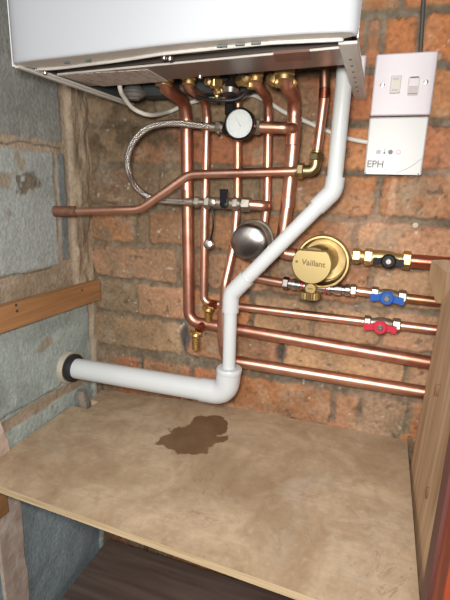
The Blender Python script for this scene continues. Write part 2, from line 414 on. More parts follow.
def rectd(X, Z, x0, x1, z0, z1, r=.006):           # signed distance to a rounded rectangle
    cx, cz = (x0 + x1) / 2, (z0 + z1) / 2
    qx = np.abs(X - cx) - ((x1 - x0) / 2 - r); qz = np.abs(Z - cz) - ((z1 - z0) / 2 - r)
    return np.hypot(np.maximum(qx, 0), np.maximum(qz, 0)) + np.minimum(np.maximum(qx, qz), 0) - r
def grid_mesh(name, P, Cc, thick_dir, material, kind='structure'):
    ny, nx = P.shape[:2]
    me = bpy.data.meshes.new(name)
    idx = np.arange(ny * nx).reshape(ny, nx)
    q = np.stack([idx[:-1, :-1], idx[:-1, 1:], idx[1:, 1:], idx[1:, :-1]], -1).reshape(-1, 4)
    # closed slab: four rear corner vertices make a back face
    td = np.array(thick_dir)
    rear = np.array([P[0, 0], P[0, -1], P[-1, -1], P[-1, 0]]) + td
    V_ = np.concatenate([P.reshape(-1, 3), rear]); n0 = ny * nx
    me.vertices.add(len(V_)); me.vertices.foreach_set('co', V_.astype(np.float32).ravel())
    sides = [[n0, n0 + 3, n0 + 2, n0 + 1],
             list(idx[0, ::-1]) + [n0, n0 + 1], list(idx[-1, :]) + [n0 + 2, n0 + 3],
             list(idx[:, 0]) + [n0 + 3, n0], list(idx[::-1, -1]) + [n0 + 1, n0 + 2]]
    loops = np.concatenate([q.ravel()] + [np.array(s_) for s_ in sides]); starts = list(range(0, len(q) * 4, 4)); p = len(q) * 4
    tot = [4] * len(q)
    for s_ in sides: starts.append(p); tot.append(len(s_)); p += len(s_)
    me.loops.add(len(loops)); me.loops.foreach_set('vertex_index', loops.astype(np.int32))
    me.polygons.add(len(starts)); me.polygons.foreach_set('loop_start', np.array(starts, np.int32)); me.polygons.foreach_set('loop_total', np.array(tot, np.int32))
    me.update(calc_edges=True)
    ca = me.color_attributes.new('Col', 'FLOAT_COLOR', 'POINT')
    cc = np.ones((len(V_), 4), np.float32); cc[:n0, :3] = Cc.reshape(-1, 3); cc[n0:, :3] = .2
    ca.data.foreach_set('color', cc.ravel())
    me.materials.append(material); me.shade_smooth(); me.set_sharp_from_angle(angle=math.radians(70))
    o = bpy.data.objects.new(name, me); scene.collection.objects.link(o); tag(o, kind=kind)
    return o

def brick_wall():
    st = .0024
    xs = np.arange(-.02, .86, st); zs = np.arange(-.46, .98, st); X, Z = np.meshgrid(xs, zs)
    wx = (vnoise(X, Z, 45, 1) - .5) * .012; wz = (vnoise(X, Z, 45, 9) - .5) * .012
    wz2 = (vnoise(X, Z, 9, 29, 2) - .5) * .008
    joints = {0: [-.1, .115, .235, .325, .529, .578, .662, .78], 1: [-.01, .216, .423, .649, .87], 2: [-.05, .106, .225, .36, .477, .6, .75],
              3: [.0, .204, .39, .572, .79], 4: [-.02, .108, .135, .33, .537, .765], 5: [-.03, .160, .36, .568, .70, .9], 6: [-.01, .10, .225, .43, .55, .76],
              7: [-.05, .15, .36, .585, .67, .88], 8: [-.02, .16, .37, .548, .604, .74], 9: [-.05, .2, .41, .57, .66, .8]}
    palette = {'o': (.43, .195, .088), 'r': (.38, .155, .078), 'p': (.43, .225, .125), 'b': (.44, .27, .145), 'd': (.19, .115, .07), 'g': (.26, .18, .11)}
    fixed = {(0, 3): 'o', (0, 4): 'p', (0, 5): 'g', (0, 2): 'r', (0, 0): 'r', (0, 1): 'r', (1, 0): 'b', (1, 1): 'p', (1, 2): 'b', (1, 3): 'p', (2, 0): 'g', (2, 1): 'p', (2, 2): 'o', (2, 3): 'b', (2, 4): 'b', (2, 5): 'p',
             (3, 0): 'p', (3, 1): 'p', (3, 2): 'o', (3, 3): 'b', (4, 0): 'o', (4, 1): 'g', (4, 2): 'o', (4, 3): 'o', (4, 4): 'p', (5, 0): 'd', (5, 1): 'g', (5, 2): 'o', (5, 3): 'o',
             (6, 0): 'g', (6, 1): 'r', (6, 2): 'r', (6, 3): 'o', (6, 4): 'r', (7, 0): 'g', (7, 1): 'g', (7, 2): 'r', (8, 3): 'o', (8, 4): 'o', (8, 5): 'o'}
    H = np.full(X.shape, -.0045) + (vnoise(X, Z, 60, 3) - .5) * .005
    n1 = vnoise(X, Z, 30, 51); n2 = vnoise(X, Z, 110, 53, 3)
    Cc = np.empty(X.shape + (3,)); Cc[:] = (.15, .12, .085)
    Cc = lerp(Cc, (.215, .18, .13), sstep(.5, .72, n1)); Cc = lerp(Cc, (.13, .115, .095), sstep(.55, .75, vnoise(X, Z, 16, 55)) * .8)
    rnd = random.Random(4)
    for c in range(-7, 13):
        z0 = .028 + .077 * c; z1 = z0 + .077
        js = joints.get(c)
        if js is None: o_ = (c % 2) * .11; js = [-.1 + o_ + .222 * k for k in range(6)]
        for i in range(len(js) - 1):
            a, b_ = js[i], js[i + 1]
            zt = z1 - (.018 if c == 0 else .0065)
            D = rectd(X + wx, Z + wz + wz2, a + .0045, b_ - .0045, z0 + (-.012 if c == 0 else .0055), zt + (rnd.random() - .5) * .003, .008)
            k = 1 - sstep(-.004, .004, D)
            if not k.any(): continue
            key = fixed.get((c, i)) or rnd.choice('oorpb')
            colr = np.array(palette[key]) * (0.78 + .36 * rnd.random())
            hb = .0005 + (rnd.random() - .5) * .003
            H = H * (1 - k) + (hb + (vnoise(X, Z, 28, int(rnd.random() * 900)) - .5) * .004) * k
            f = np.empty_like(Cc); f[:] = colr
            f = lerp(f, np.array(colr) * .68, sstep(.50, .78, vnoise(X, Z, 38, 70 + c * 9 + i)) * .75)
            f = lerp(f, np.array((.46, .32, .20)), sstep(.56, .75, vnoise(X, Z, 24, 170 + c * 9 + i)) * .5)
            Cc = Cc * (1 - k[..., None]) + f * k[..., None]
    tn = sstep(.560, .60, Z) * sstep(.50, .54, X) * sstep(.25, .4, Cc[..., 0]); Cc = lerp(Cc, (.44, .16, .06), tn * .6)
    tn = sstep(.35, .65, vnoise(X, Z, 11, 301)) * (1 - sstep(.42, .58, X)) * .6; Cc = lerp(Cc, (.185, .13, .08), tn)
    tn = sstep(.40, .65, vnoise(X, Z, 11, 303)) * sstep(.42, .55, X) * (1 - sstep(.5, .58, Z)) * .4; Cc = lerp(Cc, (.50, .31, .20), tn)
    # mortar smeared over the brick faces and pitting
    sm = sstep(.60, .76, vnoise(X, Z, 20, 81)) * .5
    Cc = lerp(Cc, (.27, .22, .16), sm); H += sm * .0015
    pit = sstep(.70, .80, n2); H -= pit * .002; Cc = lerp(Cc, (.10, .07, .05), pit * .6)
    Cc = lerp(Cc, (.55, .52, .46), sstep(.84, .88, vnoise(X, Z, 110, 83, 2)) * .6)
    # thin pale drip down one brick near the control box
    drip = (1 - sstep(.003, .006, np.abs(X + wx - .588))) * sstep(.41, .42, Z) * (1 - sstep(.478, .485, Z)); Cc = lerp(Cc, (.55, .33, .22), drip * .7)
    # upper left: dark stains with boiler shade painted in, then plaster in the corner
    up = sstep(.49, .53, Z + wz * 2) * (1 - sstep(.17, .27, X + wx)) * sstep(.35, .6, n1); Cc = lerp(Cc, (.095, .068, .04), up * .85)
    up = (1 - sstep(.06, .10, X + wx)) * sstep(.42, .75, vnoise(X, Z, 18, 91)); Cc = lerp(Cc, (.19, .145, .095), up * .7)
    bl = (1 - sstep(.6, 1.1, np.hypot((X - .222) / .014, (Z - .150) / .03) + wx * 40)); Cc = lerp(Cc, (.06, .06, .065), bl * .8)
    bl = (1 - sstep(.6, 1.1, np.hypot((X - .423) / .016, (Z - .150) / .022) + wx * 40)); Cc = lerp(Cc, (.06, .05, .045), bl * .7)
    P = np.stack([X, -H, Z], -1)
    return grid_mesh('wall_back', P, Cc, (0, .1, 0), M['brickmat'])
M['brickmat'] = attr_mat('brick_and_mortar', .9, .6, 170, .24, 130)
brick_wall()

def left_wall():
    st = .0024
    ys = np.arange(-.62, .012, st); zs = np.arange(-.46, .98, st); Y, Z = np.meshgrid(ys, zs)
    a = (vnoise(Y, Z, 30, 201) - .5) * .016; b_ = (vnoise(Y, Z, 30, 211) - .5) * .016
    n1 = vnoise(Y, Z, 14, 221); n2 = vnoise(Y, Z, 60, 223)
    H = (vnoise(Y, Z, 22, 203) - .5) * .006
    Cc = np.empty(Y.shape + (3,)); Cc[:] = (.38, .305, .225)
    Cc = lerp(Cc, (.30, .235, .165), sstep(.45, .7, n1)); Cc = lerp(Cc, (.42, .36, .29), sstep(.55, .75, n2) * .5)
    blue = np.array((.35, .385, .37)); teal = np.array((.36, .42, .40))
    blocks = [(-.70, -.076, .527, .99, (.25, .255, .235)), (-.70, -.104, .303, .505, blue), (-.093, -.072, .31, .505, (.19, .215, .215)),
              (-.70, -.022, .055, .235, teal), (-.70, -.012, -.30, .030, teal), (-.70, .02, -.46, -.018, (.33, .40, .43))]
    for y0, y1, z0, z1, col in blocks:
        D = rectd(Y + a * .6, Z + b_ * .6, y0, y1, z0, z1, .004); k = 1 - sstep(-.002, .003, D)
        f = np.empty_like(Cc); f[:] = col
        f = lerp(f, np.array(col) * .78, sstep(.5, .7, vnoise(Y, Z * 1.5, 12, 231)) * .8)
        f = lerp(f, np.array(col) * 1.25, sstep(.55, .75, vnoise(Y, Z, 26, 233)) * .6)
        f = lerp(f, (.30, .23, .15), sstep(.74, .82, vnoise(Y, Z, 15, 237)) * .7)
        Cc = Cc * (1 - k[..., None]) + f * k[..., None]
        H = H * (1 - k) + ((vnoise(Y, Z, 20, 207) - .5) * .003 + .001) * k
    # brown patch of lost paint on the upper block
    pt = 1 - sstep(.7, 1.15, np.hypot((Y + .178) / .035, (Z - .452) / .018) + (n2 - .5) * 1.2); pt = pt * sstep(.40, .52, vnoise(Y, Z, 90, 251, 3)); Cc = lerp(Cc, (.13, .095, .06), pt * .85)
    pt = sstep(.62, .7, vnoise(Y, Z, 33, 241)) * (1 - sstep(.48, .50, Z)) * sstep(.36, .4, Z) * (1 - sstep(-.17, -.10, Y)); Cc = lerp(Cc, (.24, .19, .13), pt * .55)
    # rough plaster fillet filling the corner
    cor = sstep(-.062, -.050, Y + a) * sstep(.235, .255, Z)
    H += cor * (.006 + (vnoise(Y * 2.2, Z * .7, 30, 243) - .5) * .010)
    Cc = lerp(Cc, (.36, .28, .195), cor * .8); Cc = lerp(Cc, (.24, .19, .13), cor * sstep(.5, .7, vnoise(Y * 3, Z, 18, 245)))
    cor2 = sstep(-.020, -.012, Y + a) * (1 - sstep(.21, .25, Z)); H += cor2 * .008; Cc = lerp(Cc, (.33, .275, .20), cor2)
    # dark cracks
    for zc, y0, y1 in ((.517, -.3, -.07), (.300, -.3, -.12), (.060, -.3, -.07)):
        ck = (1 - sstep(.0008, .0022, np.abs(Z - zc + a * .8))) * sstep(y0, y0 + .01, Y) * (1 - sstep(y1 - .01, y1, Y)); Cc = lerp(Cc, (.08, .06, .045), ck * .6); H -= ck * .0012
    P = np.stack([H, Y, Z], -1)
    # reverse so faces look into the cupboard
    return grid_mesh('wall_left', P, Cc, (-.08, 0, 0), M['blockmat'])
M['blockmat'] = attr_mat('painted_block_and_mortar', .85, .6, 160, .14, 130)
left_wall()

s = MB().box((-.08, -1.0, -.47), (.86, .1, -.44)).box((.020, -1.0, -.4399), (.86, -.012, -.404), 0).build('floor', M['floorwood'], origin=(0, 0, -.44), smooth=0); tag(s, kind='structure')
s = MB().box((.775, -.40, -.44), (.86, -.001, .98)).build('wall_right', M['room'], origin=(.775, 0, -.44), smooth=0); tag(s, kind='structure')

# pale painted strip on the left, above and below the shelf, with a ragged edge
rnd = random.Random(7)
def ragged(z0, z1, yb, yf, n=22):
    e = []
    for k in range(n + 1):
        z = z0 + (z1 - z0) * k / n; e.append(V(.001, yb - (.20 * max(z, 0)) + (rnd.random() - .5) * .004 + .0012 * math.sin(k * .9), z))
    return e + [V(.001, yf, z1), V(.001, yf, z0)]
tb = MB().prism(ragged(.0005, .24, AX(9, 436, .009).y, -.36), (.008, 0, 0))
tb.prism(ragged(-.438, -.016, AX(25, 550, .009).y, -.311), (.008, 0, 0))
s = tb.build('trim_left', M['trim_pale'], origin=(0, -.3, -.44), smooth=30); tag(s, kind='structure')
# left and right door frame of red stained wood
s = MB().box((-.075, -.46, -.44), (.0008, -.3112, .98), .003).build('trim_1', M['mahogany'], origin=(0, -.4, -.44)); tag(s, kind='structure')
je = A(432, 530, .40)
s = MB().box((je.x, -.43, -.44), (.86, -.40, .98), .002).build('trim_2', M['mahogany_dull'], origin=(.7, -.4, -.44)); tag(s, kind='structure')
jf = A(441, 530, .43)
s = MB().box((je.x + .002, -.475, -.44), (.86, -.4305, .98), .004).build('trim_3', M['mahogany'], origin=(.7, -.45, -.44)); tag(s, kind='structure')

# ------------------------------------------------------------------ shelf
f0, f1 = AZ(0, 486, 0), AZ(225, 565.5, 0)
def front_y(x): return f0.y + (f1.y - f0.y) * (x - f0.x) / (f1.x - f0.x)
nA, nB = AZ(88, 409, 0), AZ(97, 401, 0)
out = [(.004, nA.y - .001), (nA.x, nA.y), (nA.x + .001, nB.y), (.024, nB.y), (.018, -.009), (.35, -.009), (.672, -.009), (.671, -.2), (.668, front_y(.668)), (.35, front_y(.35)), (.004, front_y(.004))]
T = .013
sh = thing('shelf', (.335, -.18, -T), 'worn tan wooden board with a brown wet patch, under the pipes', 'shelf')
def zf(x, y):                                     # the board has warped: it rises towards the wall on the right
    t = max(0.0, min(1.0, (x - .044) / .27)); t = t * t * (3 - 2 * t)
    return .0160 * t * max(0.0, 1 + y / .36)
def slab(mb, zt, th):
    nx_, ny_ = 24, 12; vs_ = []; fs = []
    for lay in (0, th):
        for j in range(ny_ + 1):
            for i in range(nx_ + 1):
                x = nA.x + (.6665 - nA.x) * i / nx_; yb = -.0015; yf = front_y(x); y = yb + (yf - yb) * j / ny_
                vs_.append(V(x - .002 * (j / ny_) * (i / nx_), y, zf(x, y) + zt - lay))
    N = (nx_ + 1) * (ny_ + 1); id_ = lambda i, j, l: l * N + j * (nx_ + 1) + i
    for j in range(ny_):
        for i in range(nx_):
            for l in (0, 1): fs.append([id_(i, j, l), id_(i + 1, j, l), id_(i + 1, j + 1, l), id_(i, j + 1, l)])
    for i in range(nx_):
        for j in (0, ny_): fs.append([id_(i, j, 0), id_(i + 1, j, 0), id_(i + 1, j, 1), id_(i, j, 1)])
    for j in range(ny_):
        for i in (0, nx_): fs.append([id_(i, j, 0), id_(i, j + 1, 0), id_(i, j + 1, 1), id_(i, j, 1)])
    mb.add(vs_, fs)
    mb.prism([V(nA.x, nA.y, zt), V(.004, nA.y - .001, zt), V(.004, front_y(.004), zt), V(nA.x, front_y(nA.x), zt)], (0, 0, -th))
    mb.prism([V(nA.x, -.0015, zt), V(.018, -.009, zt), V(.024, nB.y, zt), V(nA.x, nB.y, zt)], (0, 0, -th))
    return mb
slab(MB(), 0, .0015).build('worn_top', M['shelf'], sh, smooth=20)
slab(MB(), -.0015, T - .0015).build('board', M['shelf_edge'], sh, smooth=20)
# timber bearer below the left front corner
s = MB().box((.0095, -.355, -.105), (.017, -.292, -.0135), .001).build('shelf_bearer', M['wood_batten'], origin=(.012, -.30, -.06))
tag(s, 'short orange-brown timber block under the front left corner of the shelf', 'timber block')
# grey lump of old mortar standing in the notch of the shelf
p = AZ(75, 400, 0)
mb = MB()
pts = []
for k in range(7):
    z = -.06 + k * .015
    pts.append(V(.016 + .002 * math.sin(k * 2.1), -.076 + .002 * math.cos(k * 1.7), z))
mb.tube(pts, [.014, .014, .014, .013, .013, .012, .009], 7)
s = mb.build('mortar_lump', mat('old_mortar', (.16, .165, .15), .95, col2=(.27, .22, .16), vscale=60, bump=1, bscale=120), smooth=25)
tag(s, 'rough grey lump of mortar in the notch at the shelf back left corner', 'mortar')

# batten on the left wall
b0, b1 = AX(0, 303, .018), AX(105, 275, .018); b2 = AX(105, 293, .018)
bt = thing('wall_batten', (.009, -.2, .235), 'orange-brown timber batten screwed along the left block wall', 'batten')
zt0 = .262; zt1 = .255
MB().prism([V(.006, -.39, .222), V(.006, -.004, .2125), V(.006, -.004, .2545), V(.006, -.39, .2645)], (.016, 0, 0)).build('timber', M['wood_batten'], bt, smooth=20)
for (u, v) in ((82, 290), (17, 311), (16, 305)):
    q = AX(u, v, .022); MB().lathe(q + V(-.001, 0, 0), (1, 0, 0), [(.0026, 0), (.0026, .0014), (.0012, .0018)], 12).build('screw', M['slot'], bt)

# ------------------------------------------------------------------ rough timber board on the right
rb = thing('timber_board', (.69, -.2, -.44), 'pale rough-sawn timber board standing at the right end of the shelf', 'timber')
qt = A(431.5, 260, .070); qc = A(428.5, 279, .066); qe = A(436, 303, .072); qb = A(412, 445, .066)
lean = (qt.x - qb.x) / (qt.z - qb.z)
def bx(z): return .6705 + (z - .045) * .028
qz = AZ(422, 592, -.012)
ztop = qt.z
dx = .004
m0 = MB()
# main face set back from the broken corner facet
P = [V(bx(-.44), -.068, -.44), V(bx(qe.z), -.072, qe.z), V(bx(ztop) + .012, -.092, ztop - .004), V(bx(ztop) + .004, -.38, ztop + .004), V(bx(-.44), -.38, -.44)]
m0.prism(P, (.045, 0, 0))
m0.build('board', M['wood_board'], rb, smooth=0)
m1 = MB()
tp = [qt, qc, qe, V(bx(qe.z) + .004, -.082, qe.z + .012), A(446, 272, .082), A(444, 259.5, .076)]
m1.prism([V(p.x, p.y, p.z) for p in tp], (.030, -.010, .0)); m1.build('broken_corner', M['wood_end_shaded'], rb, smooth=0)
kn = A(427, 492, .2)
for (u, v, x) in ((427, 493, .0), (436, 390, 0)):
    r_ = ray(u, v); t_ = (bx(.1) - CAM.x) / r_.x; q = CAM + r_ * t_
    MB().add([q + V(-.0012, .003 * math.cos(a), .009 * math.sin(a)) for a in [k * math.pi / 5 for k in range(10)]] + [q + V(.004, .003 * math.cos(a), .009 * math.sin(a)) for a in [k * math.pi / 5 for k in range(10)]],
             [list(range(10)), list(range(19, 9, -1))] + [[k, (k + 1) % 10, 10 + (k + 1) % 10, 10 + k] for k in range(10)]).build('knot', mat('knot', (.20, .10, .05), .7), rb)

# ------------------------------------------------------------------ boiler
ZB = .600; BX0, BX1 = .100, .535; YF = -.292
bo = thing('boiler', (.318, -.15, ZB), 'white wall-hung boiler with bowed glossy front above the copper pipes', 'boiler')
BOWX = [.100, .104, .114, .140, .173, .25, .332, .415, .482, .515, .530, .535]
BOWY = [-.286, -.294, -.301, -.306, -.309, -.317, -.327, -.331, -.330, -.3265, -.322, -.312]
def bowed(n=28):
    ts = [.5 - .5 * math.cos(math.pi * k / n) for k in range(n + 1)]
    return [(BX0 + (BX1 - BX0) * t, float(np.interp(BX0 + (BX1 - BX0) * t, BOWX, BOWY))) for t in ts]
ftop = 1.25
fp = bowed()
poly = [V(x, y, ZB + .004) for x, y in fp] + [V(BX1, YF + .028, ZB + .004), V(BX0, YF + .028, ZB + .004)]
# front panel as a real folded shell: face, rolled lower edge and lip
m0 = MB(); prof = [(0, ftop), (0, ZB + .006), (.0005, ZB + .003), (.0015, ZB + .0018), (.0030, ZB + .0012)]
rows_ = []
for off, z in prof:
    rows_.append([V(min(max(x, BX0 + off), BX1 - off), y + off, z) for x, y in fp])
n = len(fp); vs_ = [p for r in rows_ for p in r]; fs = []
for i in range(len(prof) - 1):
    for k in range(n - 1): fs.append([i * n + k, i * n + k + 1, (i + 1) * n + k + 1, (i + 1) * n + k])
# back skin
b0_ = len(vs_)
for z in (ftop, ZB + .0025):
    vs_ += [V(min(max(x, BX0 + .009), BX1 - .009), y + .0045, z) for x, y in fp]
for k in range(n - 1):
    fs.append([b0_ + k, b0_ + n + k, b0_ + n + k + 1, b0_ + k + 1])
    fs.append([(len(prof) - 1) * n + k, (len(prof) - 1) * n + k + 1, b0_ + n + k + 1, b0_ + n + k])
    fs.append([k, b0_ + k, b0_ + k + 1, k + 1])
m0.add(vs_, fs); m0.build('front_panel', M['white_paint'], bo, smooth=60)
# bottom lip folded inwards under the front panel
inner = [(min(max(x, BX0 + .012), BX1 - .016), float(np.interp(x, [.098, .125, .152, .254, .322, .448, .535], [-.274, -.266, -.265, -.281, -.296, -.307, -.300]))) for x, y in fp]
m0 = MB(); outer = [(min(max(x, BX0 + .004), BX1 - .004), y + .0028) for x, y in fp]
for z0_, in ((ZB + .0015,),):
    vv = [V(x, y, z0_) for x, y in outer] + [V(x, y, z0_ + .001) for x, y in inner] + [V(x, y, z0_ + .004) for x, y in outer] + [V(x, y, z0_ + .009) for x, y in inner]
    ff = []
    for k in range(n - 1):
        ff += [[k, k + 1, n + k + 1, n + k], [2 * n + k, 3 * n + k, 3 * n + k + 1, 2 * n + k + 1], [n + k, n + k + 1, 3 * n + k + 1, 3 * n + k], [k, 2 * n + k, 2 * n + k + 1, k + 1]]
    m0.add(vv, ff)
m0.build('bottom_lip', M['frame_grey'], bo, smooth=40)
# a raised fold running along the middle of the lip
fold = [V(ix, iy - .0015, ZB + .0010) for ix, iy in inner if BX0 + .02 < ix]
MB().tube(fold, .0018, 8).build('lip_fold', M['frame_grey'], bo)
for (u, v, l) in ((67, 63, 6), (88, 60.5, 6), (222, 46.5, 9), (240, 45, 8), (256, 43.5, 8)):
    q = AZ(u, v, ZB + .0005); MB().box((q.x - l * .0006, q.y - .0018, q.z - .0006), (q.x + l * .0006, q.y + .0018, q.z + .0012)).build('slot', M['inner_green'], bo, smooth=0)
# side panels
MB().box((BX1 - .0014, -.309, ZB), (BX1, -.004, ftop)).build('side_panel', M['side_paint'], bo, smooth=0)
MB().box((BX0, YF + .001, ZB), (BX0 + .0014, -.004, ftop)).build('side_panel', M['side_paint'], bo, smooth=0)
# bottom rails: narrow on the left, wide on the right
MB().box((BX0 + .0015, YF + .004, ZB - .001), (BX0 + .008, -.004, ZB + .002)).build('bottom_rail', M['frame_grey'], bo, smooth=0)
MB().box((BX0 + .011, YF + .030, ZB + .001), (BX0 + .0135, -.004, ZB + .018)).build('inner_rail', M['frame_grey'], bo, smooth=0)
m0 = MB(); m0.box((BX1 - .020, YF - .004, ZB - .0015), (BX1 - .0015, -.004, ZB + .0015), .0006); m0.build('bottom_rail', M['frame_grey'], bo)
for k in range(7):
    MB().box((BX1 - .013, YF + .05 + k * .028, ZB - .0022), (BX1 - .010, YF + .052 + k * .028, ZB - .0014)).build('vent_slot', M['slot'], bo, smooth=0)
# underside chassis and dark interior
MB().box((BX0 + .016, -.262, ZB + .050), (BX1 - .021, -.004, ZB + .056)).build('chassis_plate', M['inner_dark'], bo, smooth=0)
MB().box((BX0 + .016, -.0035 - .262 + .004, ZB + .010), (BX1 - .021, -.258, ZB + .05)).build('inner_panel', M['inner_green'], bo, smooth=0)
MB().box((BX0 + .0142, -.258, ZB + .004), (BX0 + .017, -.006, ZB + .05)).build('inner_side', M['inner_dark'], bo, smooth=0)
# cross tray carrying the printed label
xa, xb = BX0 + .022, BX1 - .021
def tyf(x): return -.233 - (x - .155) * .10
def tyb(x): return -.158 - (x - .148) * .12
m0 = MB().prism([V(xa, tyf(xa), ZB + .003), V(xb, tyf(xb), ZB + .003), V(xb, tyb(xb), ZB + .003), V(xa, tyb(xa), ZB + .003)], (0, 0, .003))
m0.prism([V(xa, tyf(xa), ZB + .004), V(xb, tyf(xb), ZB + .004), V(xb, tyf(xb) + .0015, ZB + .004), V(xa, tyf(xa) + .0015, ZB + .004)], (0, 0, .02))
m0.build('cross_tray', M['tray_metal'], bo, smooth=0)
ed = MB().tube([V(xa, tyf(xa), ZB + .0035), V(xb, tyf(xb), ZB + .0035)], .0014, 8).build('tray_edge', M['frame_grey'], bo)
br = AZ(293, 64, ZB)
MB().prism([V(AZ(275, 56, ZB).x, -.274, ZB - .0005), V(AZ(311, 55, ZB).x, -.276, ZB - .0005), V(AZ(312, 62, ZB).x, -.240, ZB + .0005), V(AZ(276, 63, ZB).x, -.238, ZB + .0005)], (0, 0, .003)).build('bracket', mat('bracket_brown', (.22, .13, .10), .4, .5), bo, smooth=0)
lb = [AZ(57, 75.5, ZB + .002), AZ(148, 70, ZB + .002), AZ(168, 81.5, ZB + .002), AZ(103, 86.5, ZB + .002)]
MB().prism(lb, (0, 0, .0009)).build('label', M['sticker'], bo, smooth=0)
for (u, v) in ((200, 77), (164, 58), (170, 59), (45, 73)):
    q = AZ(u, v, ZB + .002); MB().lathe(q, (0, 0, -1), [(.0036, -.003), (.0036, 0), (.003, .0018), (.0015, .0026)], 14).build('screw', M['screw'], bo)
# dark gear hanging under the left of the boiler
tr = MB(); q = V(.210, -.105, ZB + .006)
c = A(134, 94, .11)
tr.lathe(V(c.x, c.y, c.z + .028), (0, 0, -1), [(.004, -.02), (.004, .002), (.010, .006), (.011, .014), (.0125, .016), (.0160, .021), (.0172, .024), (.0205, .0245), (.0210, .028), (.0172, .0285), (.0150, .033), (.0110, .034), (.0090, .037)], 24)
tr.build('drain_trap', mat('trap_grey', (.26, .25, .24), .35, .6), bo)
MB().box((.17, -.09, ZB + .0), (.228, -.05, ZB + .045), .004).build('pump_housing', M['inner_dark'], bo)
MB().box((.245, -.075, ZB + .004), (.36, -.045, ZB + .045), .004).build('hydraulic_block', M['inner_dark'], bo)

# x of each riser
X1 = A(186.5, 200, .04).x; X2 = A(206, 160, .04).x; X3 = A(237.5, 170, .04).x; X4 = A(268, 130, .04).x; X5 = A(293, 130, .04).x
def outlet(x, r, y=-.13, hi=.045):
    g = MB()
    g.cyl((x, y, ZB + hi), (x, y, ZB + .024), r * 1.0); g.nut((x, y, ZB + .026), (x, y, ZB + .010), r * 1.5)
    g.cyl((x, y, ZB + .012), (x, y, ZB + .004), r * 1.2)
    return g.build('outlet_valve', M['brass'], bo)
for x, r in ((X1, .011), (X2 + .005, .0085), (X4, .0085), (X5, .011)): outlet(x, r)
rnd = random.Random(12)
for (u, v, dd, sc_) in ((166, 86, .115, .9), (214, 82, .12, 1.1), (217, 92, .105, .7), (243, 80, .135, 1.0), (251, 84, .12, .9), (274, 80, .125, 1.0), (283, 79, .115, 1.1), (290, 84, .11, .9)):
    q = A(u, v, dd); g = MB(); d1 = V(rnd.uniform(-1, 1), rnd.uniform(-.6, .2), rnd.uniform(-.7, .1)).normalized(); d2 = V(rnd.uniform(-.3, .3), rnd.uniform(-.5, .5), 1).normalized()
    g.nut(q - d1 * .010 * sc_, q + d1 * .006 * sc_, .0085 * sc_); g.cyl(q - d2 * .004, q + d2 * .022 * sc_, .0062 * sc_, 16); g.cyl(q, q + d1 * .014 * sc_, .0045 * sc_, 12)
    g.lathe(q + d1 * .004, d1 + V(0, -.8, 0), [(.003 * sc_, 0), (.0058 * sc_, .003), (.0058 * sc_, .009 * sc_), (.003 * sc_, .011 * sc_)], 6)
    g.build('brass_tap', M['brass'], bo)
# silver relief cap
q = A(231, 92, .10); MB().lathe(q + V(0, 0, .014), (0, -.25, -1), [(.006, -.01), (.006, 0), (.014, .004), (.0155, .014), (.012, .020), (.004, .0215)], 24).build('relief_cap', M['chrome'], bo)

# ------------------------------------------------------------------ copper pipes
R22, R15 = .011, .0075
def ring(mb, p, q, r, extra=.0012): mb.cyl(p, q, r + extra, 24, .0006)
def pipe(label, path, r, fil=.02, m='copper', name='copper_pipe', fittings=()):
    pts = fillet(path, fil)
    root = thing(name, path[0], label, 'pipe')
    MB().tube(pts, r, 24).build('pipe_run', M[m], root, smooth=50)
    for (a, b_, rr, mm, nm) in fittings:
        MB().cyl(a, b_, rr, 24, .0007).build(nm, M[mm], root)
    return root
def along(p, q, t): return Vector(p).lerp(Vector(q), t)
def swan(x, zt=.578): return [V(x, -.125, ZB + .030), V(x, -.125, ZB + .004), V(x, -.052, ZB - .003), V(x, -.04, zt - .006)]
# 1 left riser
a1 = A(189, 321, .04); e1 = A(436, 363.5, .04)
p1 = swan(A(186.5, 115, .04).x, .575) + [a1 + V(0, 0, 0), e1]
p1r = pipe('22 mm copper riser furthest left, turning right as the upper thick floor-level run', p1, R22, [0, .018, .03, .03, .022, .022, 0], m='copper_old',
     fittings=[(A(186.5, 178, .04), A(186.6, 190, .04), .0118, 'copper', 'coupling')])
# 2 second riser, thin
a2 = A(203.5, 302.5, .04); e2 = A(371, 322.5, .04)
p2 = swan(A(207, 118, .04).x, .577) + [A(205, 200, .04), a2, e2]
pipe('thin copper riser second from left, turning right to the red valve', p2, R15, [0, .014, .025, .025, .3, .014, 0])
# 3 third riser and the lowest run
c3 = thing('copper_pipe', A(238, 120, .04), 'thin copper riser behind the gauge, widening into the lowest horizontal run', 'pipe')
x3 = A(238, 105, .04).x
p3 = [V(x3, -.045, ZB + .03), A(238, 105, .04), A(237.5, 200, .04), A(234, 245, .048), A(225, 284, .067), A(223, 312, .067)]
MB().tube(fillet(p3, [0, .05, .08, .06, .04, 0]), R15, 24).build('riser', M['copper'], c3, smooth=50)
MB().tube(fillet([A(223, 308, .067), A(223.5, 340, .067), A(226, 359.7, .042), A(430, 393, .04)], [0, .03, .02, 0]), R22, 24).build('horizontal_run', M['copper'], c3, smooth=50)
MB().cyl(A(240, 362, .04), A(243.5, 362.6, .04), .0122).build('coupling', M['copper'], c3)
# 4 fourth riser
a4 = A(252, 277.5, .04); e4 = A(286, 283.5, .045)
pipe('thin copper riser behind the chrome dome, turning right to the steel connector', swan(A(268.5, 115, .04).x, .575) + [A(267, 200, .04), A(262.5, 240, .04), a4, e4], R15, [0, .014, .025, .025, .1, .1, .012, 0],
     fittings=[(A(268.3, 128, .04), A(268.2, 136, .04), .0085, 'copper', 'coupling')])
